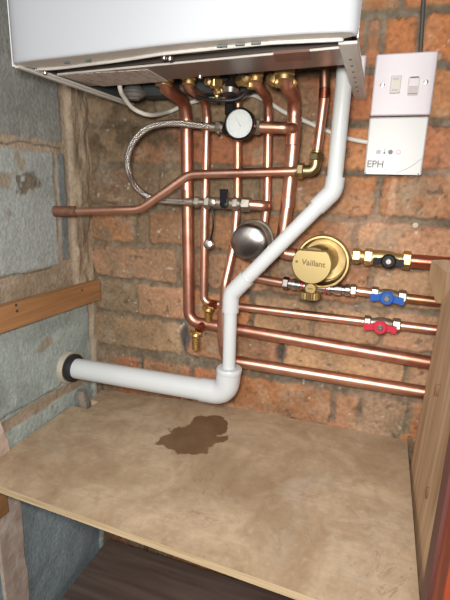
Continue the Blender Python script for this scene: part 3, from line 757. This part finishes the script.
# 5 fifth riser with the branch
a5 = A(280.5, 253, .04); e5 = A(296, 255, .04)
p5x = pipe('22 mm copper riser right of the others, with a branch to the round gauge', swan(A(294, 115, .04).x, .585) + [A(293, 145, .04), A(288, 200, .04), a5, e5], R22, [0, .018, .03, .03, .2, .2, .018, 0],
     fittings=[(A(292.4, 145.5, .04), A(294.0, 118, .04), .0125, 'copper', 'tee_sleeve'), (A(288.2, 197, .04), A(287.4, 208, .04), .0117, 'copper', 'coupling')])
MB().tube(fillet([A(293, 128.5, .045), A(287, 128, .068), A(259, 127, .070)], .012), .0092, 22).build('branch', M['copper'], p5x, smooth=50)
# 6 pipe from the boiler right side, elbow, long run to the left wall
l6 = AX(57, 211.2, 0.0)
c6 = thing('copper_pipe', l6, 'thin copper pipe crossing in front of the risers from brass elbow to left wall', 'pipe')
h0 = A(303, 171, .066); h1 = A(189, 174.5, .068); h2 = A(140, 209.5, .080); h3 = A(76, 211.4, .094)
MB().tube(fillet([h0, h1, h2, h3, l6 + V(-.004, 0, 0)], [0, .05, .05, .03, 0]), R15, 24).build('crossing_run', M['copper'], c6, smooth=50)
tp6 = A(324.5, 60, .066); bt6 = A(317, 153, .066)
MB().tube(fillet([V(tp6.x + .001, tp6.y, ZB + .03), A(324.5, 96, .066), bt6], .05), R15, 24).build('drop', M['copper'], c6, smooth=50)
MB().cyl(A(324.7, 88, .066), A(324, 99, .066), .0083).build('coupling', M['copper_dark'], c6)
el = MB(); cr = A(314.5, 171, .066)
el.tube(fillet([A(301, 171, .066), cr, A(316.5, 154, .066)], .010), .0092, 20)
el.build('elbow', M['brass_olive'], c6)
el = MB(); el.nut(A(297.5, 171, .066), A(304, 171, .066), .0128); el.cyl(A(295.5, 171, .066), A(298, 171, .066), .009); el.build('nut', M['brass_olive'], c6)
el = MB(); el.nut(A(316.9, 153, .066), A(316.2, 160.5, .066), .0122); el.cyl(A(317.2, 150.5, .066), A(316.9, 153, .066), .009); el.build('nut', M['brass_olive'], c6)
MB().cyl(AX(54, 211.4, .0), A(76, 211.4, .094), .0100, 20).build('wall_sleeve', M['corroded'], c6)
# gas run and cold/hot tails to the right
pipe('short reddish copper pipe from the brass black-handled valve to the board', [A(409, 260.6, .04), A(449, 264, .04)], R22, m='copper_red')
pipe('short brown copper pipe from the blue-handled valve to the board', [A(405, 298, .04), A(440, 302, .04)], .0078, m='copper_brown')
pipe('short copper pipe from the red-handled valve to the board', [A(400, 325.5, .04), A(440, 330.5, .04)], .0078, m='copper')

# ------------------------------------------------------------------ white waste pipe
D = .10
wp = thing('waste_pipe', A(70, 367, .1), 'white plastic condensate pipe running from the boiler diagonally to the left wall', 'pipe')
k1 = A(333.5, 191, D); k2 = A(231, 294, D); k3 = A(228.6, 378, D)
top = A(345, 70, D)
MB().tube([V(top.x + .004, -D, ZB + .045), top, k1], .0117, 24).build('upper_pipe', M['upvc'], wp, smooth=50)
MB().tube([k1, k2], .0120, 24).build('diagonal_pipe', M['upvc'], wp, smooth=50)
MB().tube([k2, k3], .0116, 24).build('lower_pipe', M['upvc'], wp, smooth=50)
MB().tube(fillet([A(335.5, 177, D), k1, A(317, 207, D)], .022), .0142, 24).build('elbow', M['upvc_fit'], wp, smooth=40)
MB().tube(fillet([A(247, 278, D), k2, A(230.5, 312, D)], .022), .0143, 24).build('elbow', M['upvc_fit'], wp, smooth=40)
ez = A(205, 388.5, D); hL = V(.004, -.1, .090); axz = .074
hp0 = V(.006, -.098, .0885); hp1 = V(A(205, 390, D).x, -D, A(205, 390, D).z)
ELX = k3.x; dirh = (hp1 - hp0).normalized(); cr = hp0 + dirh * ((ELX - hp0.x - .003) / dirh.x)
MB().tube([hp0, cr - dirh * .02], .0205, 28).build('horizontal_pipe', M['upvc'], wp, smooth=50)
MB().tube(fillet([cr - dirh * .048, cr, V(ELX + .0005, -D, A(229, 369, D).z)], .028), .0220, 28).build('bend', M['upvc_fit'], wp, smooth=40)
zc = A(229, 369, D).z
MB().lathe((ELX + .0005, -D, zc - .001), (0, 0, 1), [(.0220, -.006), (.0228, -.004), (.0228, .002), (.0213, .004), (.0150, .0045)], 28).build('socket_rim', M['upvc_fit'], wp, smooth=40)
cl = thing('wall_collar', (0, -.098, .0885), 'cream plastic sleeve with black rubber ring where the waste pipe enters the wall', 'pipe collar')
g = MB().lathe((-.004, -.098, .0885), (1, 0, 0), [(.0335, 0), (.0335, .013), (.031, .015), (.0275, .014)], 32); g.build('sleeve', M['cream'], cl, smooth=40)
g = MB().lathe((.0100, -.098, .0885), (1, 0, 0), [(.0208, 0), (.0275, 0), (.0290, .004), (.0285, .010), (.0250, .013), (.0208, .013)], 32); g.build('rubber_ring', M['rubber'], cl, smooth=40)

# ------------------------------------------------------------------ braided hose
hs = thing('braided_hose', A(213, 127, .075), 'braided steel hose looping left from the gauge to the lower filling valve', 'hose')
hp = [(214, 127, .072), (196, 125.3, .076), (178, 123.2, .080), (160, 124.2, .086), (146, 129, .090), (134, 141, .092), (128, 156, .092), (128.5, 171, .090), (134, 184, .076), (144, 194, .064), (158, 199.8, .060), (174, 201.6, .061), (190, 202, .064)]
MB().tube(catmull([A(*q) for q in hp], 8), .0056, 20).build('hose', M['braid'], hs, smooth=60)
MB().cyl(A(210, 127, .073), A(216, 127.2, .072), .0072).build('ferrule', M['nickel'], hs)
MB().cyl(A(186, 202, .066), A(194, 202, .066), .0072).build('ferrule', M['nickel'], hs)

# ------------------------------------------------------------------ gauge with its filling valve
gc = A(239.5, 124, .104)
ga = thing('pressure_gauge', gc, 'round white-faced pressure gauge in black casing on the upper filling branch', 'gauge')
g = MB(); g.lathe(A(239.5, 126, .070), (0, -1, 0), [(.010, -.012), (.016, -.006), (.020, .004), (.020, .016), (.012, .020)], 24)
bxq = A(231, 113, .075); g.box((bxq.x - .009, -.082, bxq.z - .004), (bxq.x + .006, -.066, bxq.z + .018), .002)
bxq = A(232, 138, .07); g.lathe(bxq + V(0, 0, .02), (.0, 0, -1), [(.016, 0), (.0175, .004), (.0175, .010), (.012, .016)], 24)
g.build('body', M['black'], ga)
MB().lathe(gc + V(0, .016, 0), (0, -1, 0), [(.019, 0), (.0235, .002), (.0240, .012), (.0238, .019), (.0215, .0205), (.0210, .0165), (.0205, .0160)], 40).build('bezel', M['black'], ga)
dial = MB().lathe(gc + V(0, -.0002, 0), (0, -1, 0), [(.0205, 0), (.0205, .0008)], 40).build('dial', M['dial'], ga)
for k in range(21):
    a = math.radians(-40 + k * 13.0); r0, r1 = (.0150, .0182) if k % 5 == 0 else (.0165, .0182)
    dv = V(math.cos(a), 0, math.sin(a)); nv = V(-math.sin(a), 0, math.cos(a)) * .0003
    p0, p1_ = gc + dv * r0 + V(0, -.0011, 0), gc + dv * r1 + V(0, -.0011, 0)
    MB().prism([p0 - nv, p1_ - nv, p1_ + nv, p0 + nv], (0, .0003, 0)).build('tick', M['print_grey'], dial, smooth=0)
dv = V(-.55, 0, .83); nv = V(.83, 0, .55) * .0006
MB().prism([q_ + V(0, -.0012, 0) for q_ in (gc - dv * .005 - nv, gc + dv * .014, gc - dv * .005 + nv)], (0, -.0006, 0)).build('needle', M['print_grey'], dial, smooth=0)
MB().lathe(gc + V(0, -.0030, 0), (0, -1, 0), [(.0207, 0), (.0207, .0010), (.018, .0014)], 40).build('glass', M['glass'], ga)
g = MB(); g.nut(A(216, 127.2, .072), A(221.5, 127.5, .072), .0098); g.cyl(A(221, 127.4, .072), A(228, 127.6, .072), .0080); q = A(218, 134, .075); g.cyl(A(218.5, 128, .072), q, .0035, 12)
g.build('inlet_nut', M['nickel'], ga)
g = MB(); g.cyl(A(246, 127, .070), A(256, 127, .070), .0075); g.nut(A(249, 127, .070), A(253, 127, .070), .0105); g.nut(A(255, 127, .070), A(261, 127, .070), .0125)
g.build('outlet_nut', M['nickel'], ga)

# lower filling valve
fv = thing('filling_valve', A(225, 203, .064), 'nickel isolating valve with upright black lever below the crossing pipe', 'valve')
g = MB(); D6 = .064
g.cyl(A(194, 202, .066), A(256, 205, D6), .0062)
g.cyl(A(211, 202.6, D6), A(241, 204, D6), .0098); g.build('body', M['nickel'], fv)
for (u0, u1, rr) in ((195, 200, .010), (205, 211, .0115), (233, 239, .0115), (242, 251, .0122)):
    MB().nut(A(u0, 202 + (u0 - 195) * .05, D6), A(u1, 202 + (u1 - 195) * .05, D6), rr).build('nut', M['nickel'], fv)
q = A(224, 204, .085)
g = MB(); g.cyl(A(225, 203.5, D6), q, .0045, 14); g.lathe(q + V(0, .004, 0), (0, -1, 0), [(.0070, 0), (.0078, .002), (.0070, .006), (.002, .0075)], 20)
l0, l1 = A(224, 203, .086), A(224.5, 189, .088)
g.prism([l0 + V(-.0055, 0, 0), l0 + V(.0055, 0, 0), l1 + V(.0068, 0, 0), l1 + V(-.0068, 0, 0)], (0, -.005, 0)); g.build('lever', M['black'], fv)
g = MB(); g.lathe(A(212.5, 202.5, .080), (0, -1, 0), [(.0045, -.014), (.0045, -.002), (.0062, 0), (.0062, .004), (.003, .0055)], 16); g.build('test_point', M['nickel'], fv)
MB().tube(catmull([A(211, 205, .078), A(213, 214, .080), A(213, 228, .078), A(210.5, 240, .070)], 6), .0017, 8).build('cap_strap', M['black'], fv)
g = MB(); g.lathe(A(209, 244, .060), (.15, -1, .2), [(.0065, -.006), (.0092, -.003), (.0096, .004), (.007, .008), (.003, .009)], 12); g.cyl(A(209, 241, .064), A(210, 237, .066), .0035, 10); g.build('blanking_cap', M['chrome'], fv)
el = MB().tube(fillet([A(250, 204.8, .064), A(266.5, 206, .060), A(267, 206.3, .040)], .012), .0088, 20); 
o = el.build('copper_elbow', M['copper'], fv, smooth=50); o['label'] = 'copper elbow joining the valve to a riser'

# ------------------------------------------------------------------ chrome dome
dc = A(250.5, 242, .10)
dm = thing('chrome_dome', dc, 'round polished chrome dome in front of the risers left of the diagonal pipe', 'vent cap')
rcn = A(253.5, 240.5, .066); fcn = A(247.5, 243, .088)
MB().lathe(V(rcn.x, -.034, rcn.z), (0, -1, 0), [(.010, 0), (.016, .006), (.030, .016), (.0345, .024)], 40).build('back_cup', M['chrome'], dm, smooth=50)
MB().lathe(V(rcn.x, -.056, rcn.z), (0, -1, 0), [(.0340, 0), (.0358, .002), (.0362, .006), (.0345, .0085), (.0325, .0095), (.0320, .0090)], 48).build('rim', M['nickel'], dm, smooth=50)
pr_ = [(.0318 * math.cos(t), .034 + .010 * math.sin(t)) for t in [k * math.pi / 2 / 12 for k in range(13)]]
MB().lathe(V(fcn.x, -.044, fcn.z), (0, -1, 0), [(.0300, .018), (.0310, .022)] + pr_, 48).build('dome', M['brushed'], dm, smooth=60)
MB().cyl((dc.x - .012, -.008, dc.z), (dc.x - .012, -.05, dc.z), .006).build('stem', M['steel_dark'], dm)

# ------------------------------------------------------------------ brass filter with the flat-topped cap
rc = A(322.5, 261.5, .060); cc = A(311.5, 264.5, .104)
bf = thing('brass_filter', rc, 'large round brass filter cup with flat-topped lettered cap, right of the diagonal pipe', 'filter')
MB().lathe(V(rc.x, -.012, rc.z), (0, -1, 0), [(.026, 0), (.034, .006), (.036, .030), (.0425, .032), (.0440, .040), (.0440, .052), (.0425, .0555), (.0395, .0555), (.0380, .052), (.0365, .022), (.0200, .020)], 56).build('cup', M['gold'], bf, smooth=45)
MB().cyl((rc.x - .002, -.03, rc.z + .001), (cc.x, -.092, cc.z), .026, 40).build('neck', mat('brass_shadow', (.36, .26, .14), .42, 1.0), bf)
def dpoly(r, flat, y, n=40):
    a0 = math.asin(flat); pts = []
    for k in range(n + 1):
        a = math.pi - a0 + (math.pi + 2 * a0) * k / n
        pts.append(V(cc.x + r * math.cos(a), y, cc.z + r * math.sin(a)))
    return pts
g = MB(); R0, R1, R2, R3 = dpoly(.0300, .70, -.084), dpoly(.0310, .70, -.087), dpoly(.0310, .70, -.103), dpoly(.0298, .70, -.105)
vs_ = R0 + R1 + R2 + R3; n_ = len(R0); fs = [list(range(n_)), [3 * n_ + k for k in range(n_)][::-1]]
for i in range(3):
    for k in range(n_): fs.append([i * n_ + k, (i + 1) * n_ + k, (i + 1) * n_ + (k + 1) % n_, i * n_ + (k + 1) % n_])
g.add(vs_, fs); cap = g.build('cap', M['gold_face'], bf, smooth=30)
def text_mesh(name, body, size, origin, xdir, zdir, material, parent, depth=.0003, center=True):
    cu = bpy.data.curves.new(name, 'FONT'); cu.body = body; cu.size = size; cu.extrude = depth
    cu.offset = .0002; cu.align_x = 'CENTER' if center else 'LEFT'; cu.align_y = 'CENTER'
    to = bpy.data.objects.new(name + '_tmp', cu); scene.collection.objects.link(to)
    bpy.context.view_layer.update()
    me = bpy.data.meshes.new_from_object(to.evaluated_get(bpy.context.evaluated_depsgraph_get()))
    bpy.data.objects.remove(to); bpy.data.curves.remove(cu)
    xd = Vector(xdir).normalized(); zd = Vector(zdir).normalized(); yd = xd.cross(zd)
    off = Vector(origin); p = parent
    while p is not None: off -= p.location; p = p.parent
    for v_ in me.vertices:
        v_.co = off + xd * v_.co.x + zd * v_.co.y + yd * (-v_.co.z)
    me.materials.clear(); me.materials.append(material); me.name = name
    o = bpy.data.objects.new(name, me); scene.collection.objects.link(o); o.parent = parent
    return o
text_mesh('lettering', 'Vaillant', .0125, (cc.x + .003, -.1053, cc.z + .002), (1, 0, -.06), (.06, 0, 1), M['engrave'], cap)
MB().lathe((cc.x - .0235, -.1051, cc.z + .003), (0, -1, 0), [(.0022, 0), (.0022, .0004)], 14).build('emblem', M['engrave'], cap)
kq = A(310.5, 288.5, .100)
plug = MB().lathe(kq + V(0, .010, 0), (0, -1, 0), [(.0085, 0), (.0095, .002), (.0095, .010), (.0080, .012)], 24).build('screw_plug', M['gold'], bf)
MB().box((kq.x - .004, kq.y - .0026, kq.z - .0009), (kq.x + .004, kq.y - .0016, kq.z + .0009)).build('slot', M['engrave'], plug, smooth=0)
wq = A(310, 291.5, .088)
MB().cyl(wq + V(0, 0, .02), wq, .009).build('drain_neck', M['gold'], bf)
g = MB(); vs_ = []; n_ = 48
for (rr, zz) in ((.014, .002), (.0175, 0), (.0175, -.010), (.015, -.012)):
    for k in range(n_):
        a = 2 * math.pi * k / n_; r_ = rr * (1 if k % 2 else .93); vs_.append(wq + V(r_ * math.cos(a), r_ * math.sin(a), zz))
fs = [[i * n_ + k, i * n_ + (k + 1) % n_, (i + 1) * n_ + (k + 1) % n_, (i + 1) * n_ + k] for i in range(3) for k in range(n_)] + [list(range(n_)), [3 * n_ + k for k in range(n_)][::-1]]
g.add(vs_, fs); g.build('knurled_nut', M['gold'], bf, smooth=10)
# steel union pieces either side of the filter
un = thing('steel_union', A(285, 283, .045), 'dark chrome union nuts left of the brass filter', 'pipe fitting')
g = MB(); g.nut(A(283, 282.8, .045), A(289, 283.6, .045), .0115); g.build('nut', M['steel_dark'], un)
g = MB(); g.cyl(A(288, 283.5, .045), A(308, 286.5, .045), .0085); g.cyl(A(292, 284.2, .045), A(296, 284.8, .045), .0105); g.cyl(A(298, 285, .045), A(301, 285.5, .045), .0105); g.build('barrel', M['chrome'], un)
MB().cyl(A(302, 285.6, .045), A(303.5, 285.8, .045), .0100).build('red_washer', M['red'], un)
un = thing('steel_union', A(330, 289, .045), 'dark chrome union barrel right of the brass filter, before the blue valve', 'pipe fitting')
g = MB(); g.cyl(A(310, 287, .045), A(357, 291, .045), .0080)
for (u0, u1) in ((328, 331), (334, 342), (345, 350)): g.cyl(A(u0, 288.5 + (u0 - 328) * .08, .045), A(u1, 288.5 + (u1 - 328) * .08, .045), .0103)
g.build('barrel', M['chrome'], un)
MB().nut(A(350.5, 290.3, .045), A(356.5, 290.8, .045), .0108).build('nut', M['nickel'], un)
MB().cyl(A(325, 288.2, .045), A(327, 288.4, .045), .0102).build('red_washer', M['red'], un)
MB().tube([A(356, 290.8, .045), A(373, 293, .045)], R15, 20).build('copper_stub', M['copper'], un)

# ------------------------------------------------------------------ valves
def valve(name_label, p0, p1, dd, rb, nuts, bodym, handlem, hc, hl, hd, nutm=None):
    P0, P1 = A(*p0, dd), A(*p1, dd); ax = (P1 - P0).normalized(); L = (P1 - P0).length
    root = thing('ball_valve', P0.lerp(P1, .5), name_label, 'valve')
    g = MB(); g.lathe(P0, ax, [(rb * .80, .002), (rb * .80, L * .26), (rb * 1.0, L * .34), (rb * 1.08, L * .5), (rb * 1.0, L * .66), (rb * .80, L * .74), (rb * .80, L - .002)], 28)
    hx = A(hc[0], hc[1], hd); bp = P0 + ax * ((hx - P0).dot(ax)); bp = P0.lerp(P1, max(.3, min(.7, (bp - P0).length / L)))
    g.cyl(bp, V(bp.x, -hd + .003, bp.z), rb * .42, 16); g.build('body', M[bodym], root)
    for (t0, t1, k) in nuts:
        MB().nut(P0 + ax * L * t0, P0 + ax * L * t1, rb * k).build('nut', M[nutm or bodym], root)
    hcen = V(bp.x, -hd, bp.z)
    g = MB(); g.lathe(hcen + V(0, .006, 0), (0, -1, 0), [(.0095, 0), (.0112, .002), (.0112, .006), (.0090, .008), (.0056, .008)], 26)
    side = V(0, 0, 1)
    for sg in (-1, 1):
        n_ = 8; up_, lo_ = [], []
        for k in range(n_ + 1):
            t = k / n_; c = hcen + ax * sg * (.004 + (hl - .004) * t) + V(0, .0035 - .002 * t, 0)
            hw = .0076 * (1 - .40 * t) + (.0016 if t > .7 else 0)
            dz = -.0030 * math.sin(t * math.pi * .5)
            up_.append(c + V(0, 0, hw + dz)); lo_.append(c + V(0, 0, -hw * .75 + dz))
        g.prism(up_ + lo_[::-1], (0, .0045, 0))
    g.build('handle', M[handlem], root, smooth=40)
    MB().lathe(hcen + V(0, -.0012, 0), (0, -1, 0), [(.0050, 0), (.0050, .0014), (.0036, .0024), (.0016, .0024), (.0010, .0010)], 16).build('screw', M['screw'], root)
    return root
valve('brass ball valve with black butterfly handle, topmost of the three valves', (351, 255.5), (412, 260.8), .042, .0125, [(.02, .16, 1.02), (.22, .36, 1.14), (.84, .98, 1.2)], 'brass', 'black', (388, 265), .023, .072)
valve('nickel ball valve with blue butterfly handle, middle of the three valves', (371, 292.8), (408, 298.2), .043, .0100, [(.0, .20, 1.15), (.72, .95, 1.2)], 'nickel', 'blue', (387, 298), .0255, .068)
valve('nickel ball valve with red butterfly handle, lowest of the three valves', (364, 321.5), (402, 325.8), .042, .0098, [(.0, .18, 1.15), (.74, .96, 1.2)], 'nickel', 'red', (380, 328), .0255, .068)

# drain cocks
def drain(label, pip, a, b_, c, s_):
    root = thing('drain_cock', pip, label, 'valve')
    MB().tube([pip, a.lerp(pip, .15)], [.0080, .0066], 18).build('copper_boss', M['copper_dark'], root)
    g = MB(); ax = (b_ - a).normalized()
    g.nut(a, a.lerp(b_, .45), .0078 * s_); g.cyl(a.lerp(b_, .4), b_, .0060 * s_, 16); g.lathe(a.lerp(b_, .2), V(-.5, -1, .25), [(.004 * s_, 0), (.0048 * s_, .006), (.0048 * s_, .011 * s_), (.003 * s_, .013 * s_)], 4, .4)
    g.build('body', M['brass'], root)
    prof = []; L = (c - b_).length
    for k in range(7):
        prof += [(.0060 * s_, L * k / 7), (.0046 * s_, L * (k + .85) / 7)]
    MB().lathe(b_, c - b_, prof, 18).build('ribbed_nozzle', M['brass'], root, smooth=25)
    return root
drain('small brass drain cock under the thin pipe, upper of the two', A(214, 303.5, .044), A(209.5, 307, .060), A(208, 313, .066), A(208.5, 322.5, .070), 1.25)
drain('brass drain cock under the thick pipe, lower of the two', A(203, 325, .046), A(197, 332, .064), A(195.5, 338, .070), A(196, 350.5, .075), 1.35)

# ------------------------------------------------------------------ fused spur and heating control
tl, tr_, brr, bl_ = A(377, 53.5, .012), A(438.5, 51.5, .012), A(430.5, 114, .012), A(369.5, 117, .012)
x0 = (tl.x + bl_.x) / 2; x1 = (tr_.x + brr.x) / 2; z1 = (tl.z + tr_.z) / 2; z0 = (brr.z + bl_.z) / 2
sp = thing('fused_switch', ((x0 + x1) / 2, -.004, z0), 'square white fused switch plate on the bricks, above the control box', 'switch')
MB().box((x0, -.013, z0), (x1, -.001, z1), .0018).build('plate', M['switch'], sp)
yy = -.013
cx, cz = (x0 + x1) / 2, (z0 + z1) / 2
fx = A(395.5, 84.5, .014); rx = A(413.5, 86, .014)
fh = MB().box((fx.x - .0075, yy - .0028, fx.z - .0125), (fx.x + .0075, yy + .001, fx.z + .0125), .0008).build('fuse_holder', M['switch_yellow'], sp)
MB().box((fx.x - .0045, yy - .0036, fx.z + .0070), (fx.x + .0045, yy - .0027, fx.z + .0090)).build('fuse_slot', M['print_light'], fh, smooth=0)
MB().box((fx.x - .0045, yy - .0036, fx.z - .0090), (fx.x + .0045, yy - .0027, fx.z - .0070)).build('fuse_slot', M['print_light'], fh, smooth=0)
rf = MB().box((rx.x - .0078, yy - .0012, rx.z - .0130), (rx.x + .0078, yy + .001, rx.z + .0130), .0006).build('rocker_frame', M['switch_yellow'], sp)
g = MB().prism([V(rx.x - .0062, yy - .0012, rx.z - .0112), V(rx.x - .0062, yy - .0052, rx.z - .0108), V(rx.x - .0062, yy - .0024, rx.z), V(rx.x - .0062, yy - .0032, rx.z + .0108), V(rx.x - .0062, yy - .0012, rx.z + .0112)], (.0124, 0, 0)); g.build('rocker', M['switch'], rf, smooth=0)
MB().box((rx.x - .0058, yy - .0030, rx.z + .0113), (rx.x + .0062, yy - .0008, rx.z + .0128)).build('red_mark', mat('mark_brown', (.12, .05, .05), .5), rf, smooth=0)
for (u, v) in ((382.5, 85), (426, 82)):
    q = A(u, v, .014)
    sc_ = MB().lathe((q.x, yy + .0005, q.z), (0, -1, 0), [(.0035, 0), (.0033, .0014), (.0020, .0018)], 18).build('screw', M['screw'], sp)
    MB().box((q.x - .0028, yy - .0016, q.z - .0004), (q.x + .0028, yy - .0012, q.z + .0004)).build('slot', M['slot'], sc_, smooth=0)

ea, eb, ec, ed_ = A(370, 118.5, .022), A(430, 115.5, .022), A(420.5, 174.5, .022), A(363.5, 174.5, .022)
x0 = (ea.x + ed_.x) / 2; x1 = (eb.x + ec.x) / 2; z1 = min((ea.z + eb.z) / 2, z0 - .002); z0e = (ec.z + ed_.z) / 2
ep = thing('heating_control', ((x0 + x1) / 2, -.004, z0e), 'square white heating control box with a red lamp, below the switch plate', 'control box')
MB().box((x0, -.0225, z0e), (x1, -.001, z1), .002).build('case', M['ephwhite'], ep)
MB().box((x0 + .001, -.0232, z0e - .0002), (x1 - .001, -.0222, z0e + .0030), .0003).build('bottom_strip', M['ephwhite'], ep)
yy = -.0225
text_mesh('lettering', 'EPH', .0150, (A(364.5, 164, .023).x + .0035, yy - .0002, A(370, 164.2, .023).z), (1, 0, -.01), (0, 0, 1), M['print_grey'], ep, center=False)
ic = [(378.5, 152), (384.5, 151), (390.5, 152), (398.5, 152)]
for k, (u, v) in enumerate(ic):
    q = A(u, v, .023)
    if k == 1:
        MB().box((q.x - .0006, yy - .0005, q.z - .0040), (q.x + .0006, yy, q.z + .0045)).build('icon', M['print_light'], ep, smooth=0)
        MB().lathe((q.x, yy, q.z - .003), (0, -1, 0), [(.0016, 0), (.0016, .0005)], 12).build('icon', M['print_light'], ep)
    elif k == 3:
        em = bpy.data.materials.new('red_lamp'); em.use_nodes = True; b = em.node_tree.nodes['Principled BSDF']; b.inputs['Base Color'].default_value = (.9, .3, .35, 1)
        b.inputs['Emission Color'].default_value = (1, .10, .13, 1); b.inputs['Emission Strength'].default_value = 1.3
        g = MB(); g.lathe((q.x, yy, q.z), (0, -1, 0), [(.0020, 0), (.0036, 0), (.0036, .0008), (.0020, .0008), (.0020, 0)], 22); rl = g.build('red_lamp', em, ep)
        MB().lathe((q.x, yy, q.z), (0, -1, 0), [(.0020, 0), (.0018, .0006)], 16).build('lamp_centre', M['dial'], rl)
    else:
        MB().lathe((q.x, yy, q.z), (0, -1, 0), [(.0036, 0), (.0034, .0005)], 16).build('icon', M['print_light' if k == 0 else 'print_grey'], ep)
arc = catmull([A(396, 173, .0226), A(405, 169.5, .0226), (A(414, 164.5, .0226)), A(422, 158, .0226)], 6)
MB().tube([V(p.x, yy - .0001, p.z) for p in arc], .0005, 6).build('trim_line', M['print_light'], ep)
for u in (365.5, 418.5):
    q = A(u, 173, .023); MB().lathe((q.x, yy - .0006, z0e + .0014), (0, -1, 0), [(.0011, 0), (.0009, .0005)], 10).build('screw', M['slot'], ep)

# cables
c = catmull([V(A(119, 84, .15).x, -.15, ZB + .03), A(120, 88, .145), A(124.5, 98, .125), (A(134, 109, .100)), A(150, 115, .080), A(168, 112, .022), A(180, 107, .016), A(196, 101, .013), A(215, 99, .013),
             A(236, 99, .013), A(252, 95, .014), A(268, 102, .013), A(285, 112.5, .012), A(305, 121, .012), A(325, 130, .012), A(345, 137.5, .012), A(360, 141, .013), A(369, 142.5, .014)], 7)
s = MB().tube(c, .0036, 14).build('electric_cable', M['cable'], smooth=60); tag(s, 'white electric cable looping behind the risers to the control box', 'cable')
q0, q1 = A(420.5, 52, .007), A(426, -40, .007)
s = MB().tube([q0, A(422, 25, .007), q1], .0030, 12).build('electric_cable', M['cable_dark'], smooth=60); tag(s, 'thin dark cable running up the wall from the switch plate', 'cable')
c = catmull([A(196, 97, .10), A(208, 99.5, .105), A(222, 100.5, .105), A(236, 99.5, .10), A(246, 93, .10), A(252, 84, .11)], 6)
s = MB().tube(c, .0030, 12).build('rubber_tube', M['rubber'], smooth=60); tag(s, 'thin black tube under the boiler, just above the round gauge', 'tube')
q = A(415, 223.5, 0)
s = MB().lathe((q.x, .008, q.z), (0, -1, -.1), [(.0036, 0), (.0036, .018), (.0044, .019), (.0044, .021), (.002, .0212)], 14).build('wall_plug', M['plug'])
tag(s, 'small beige plastic wall plug in the mortar above the black-handled valve', 'wall plug')
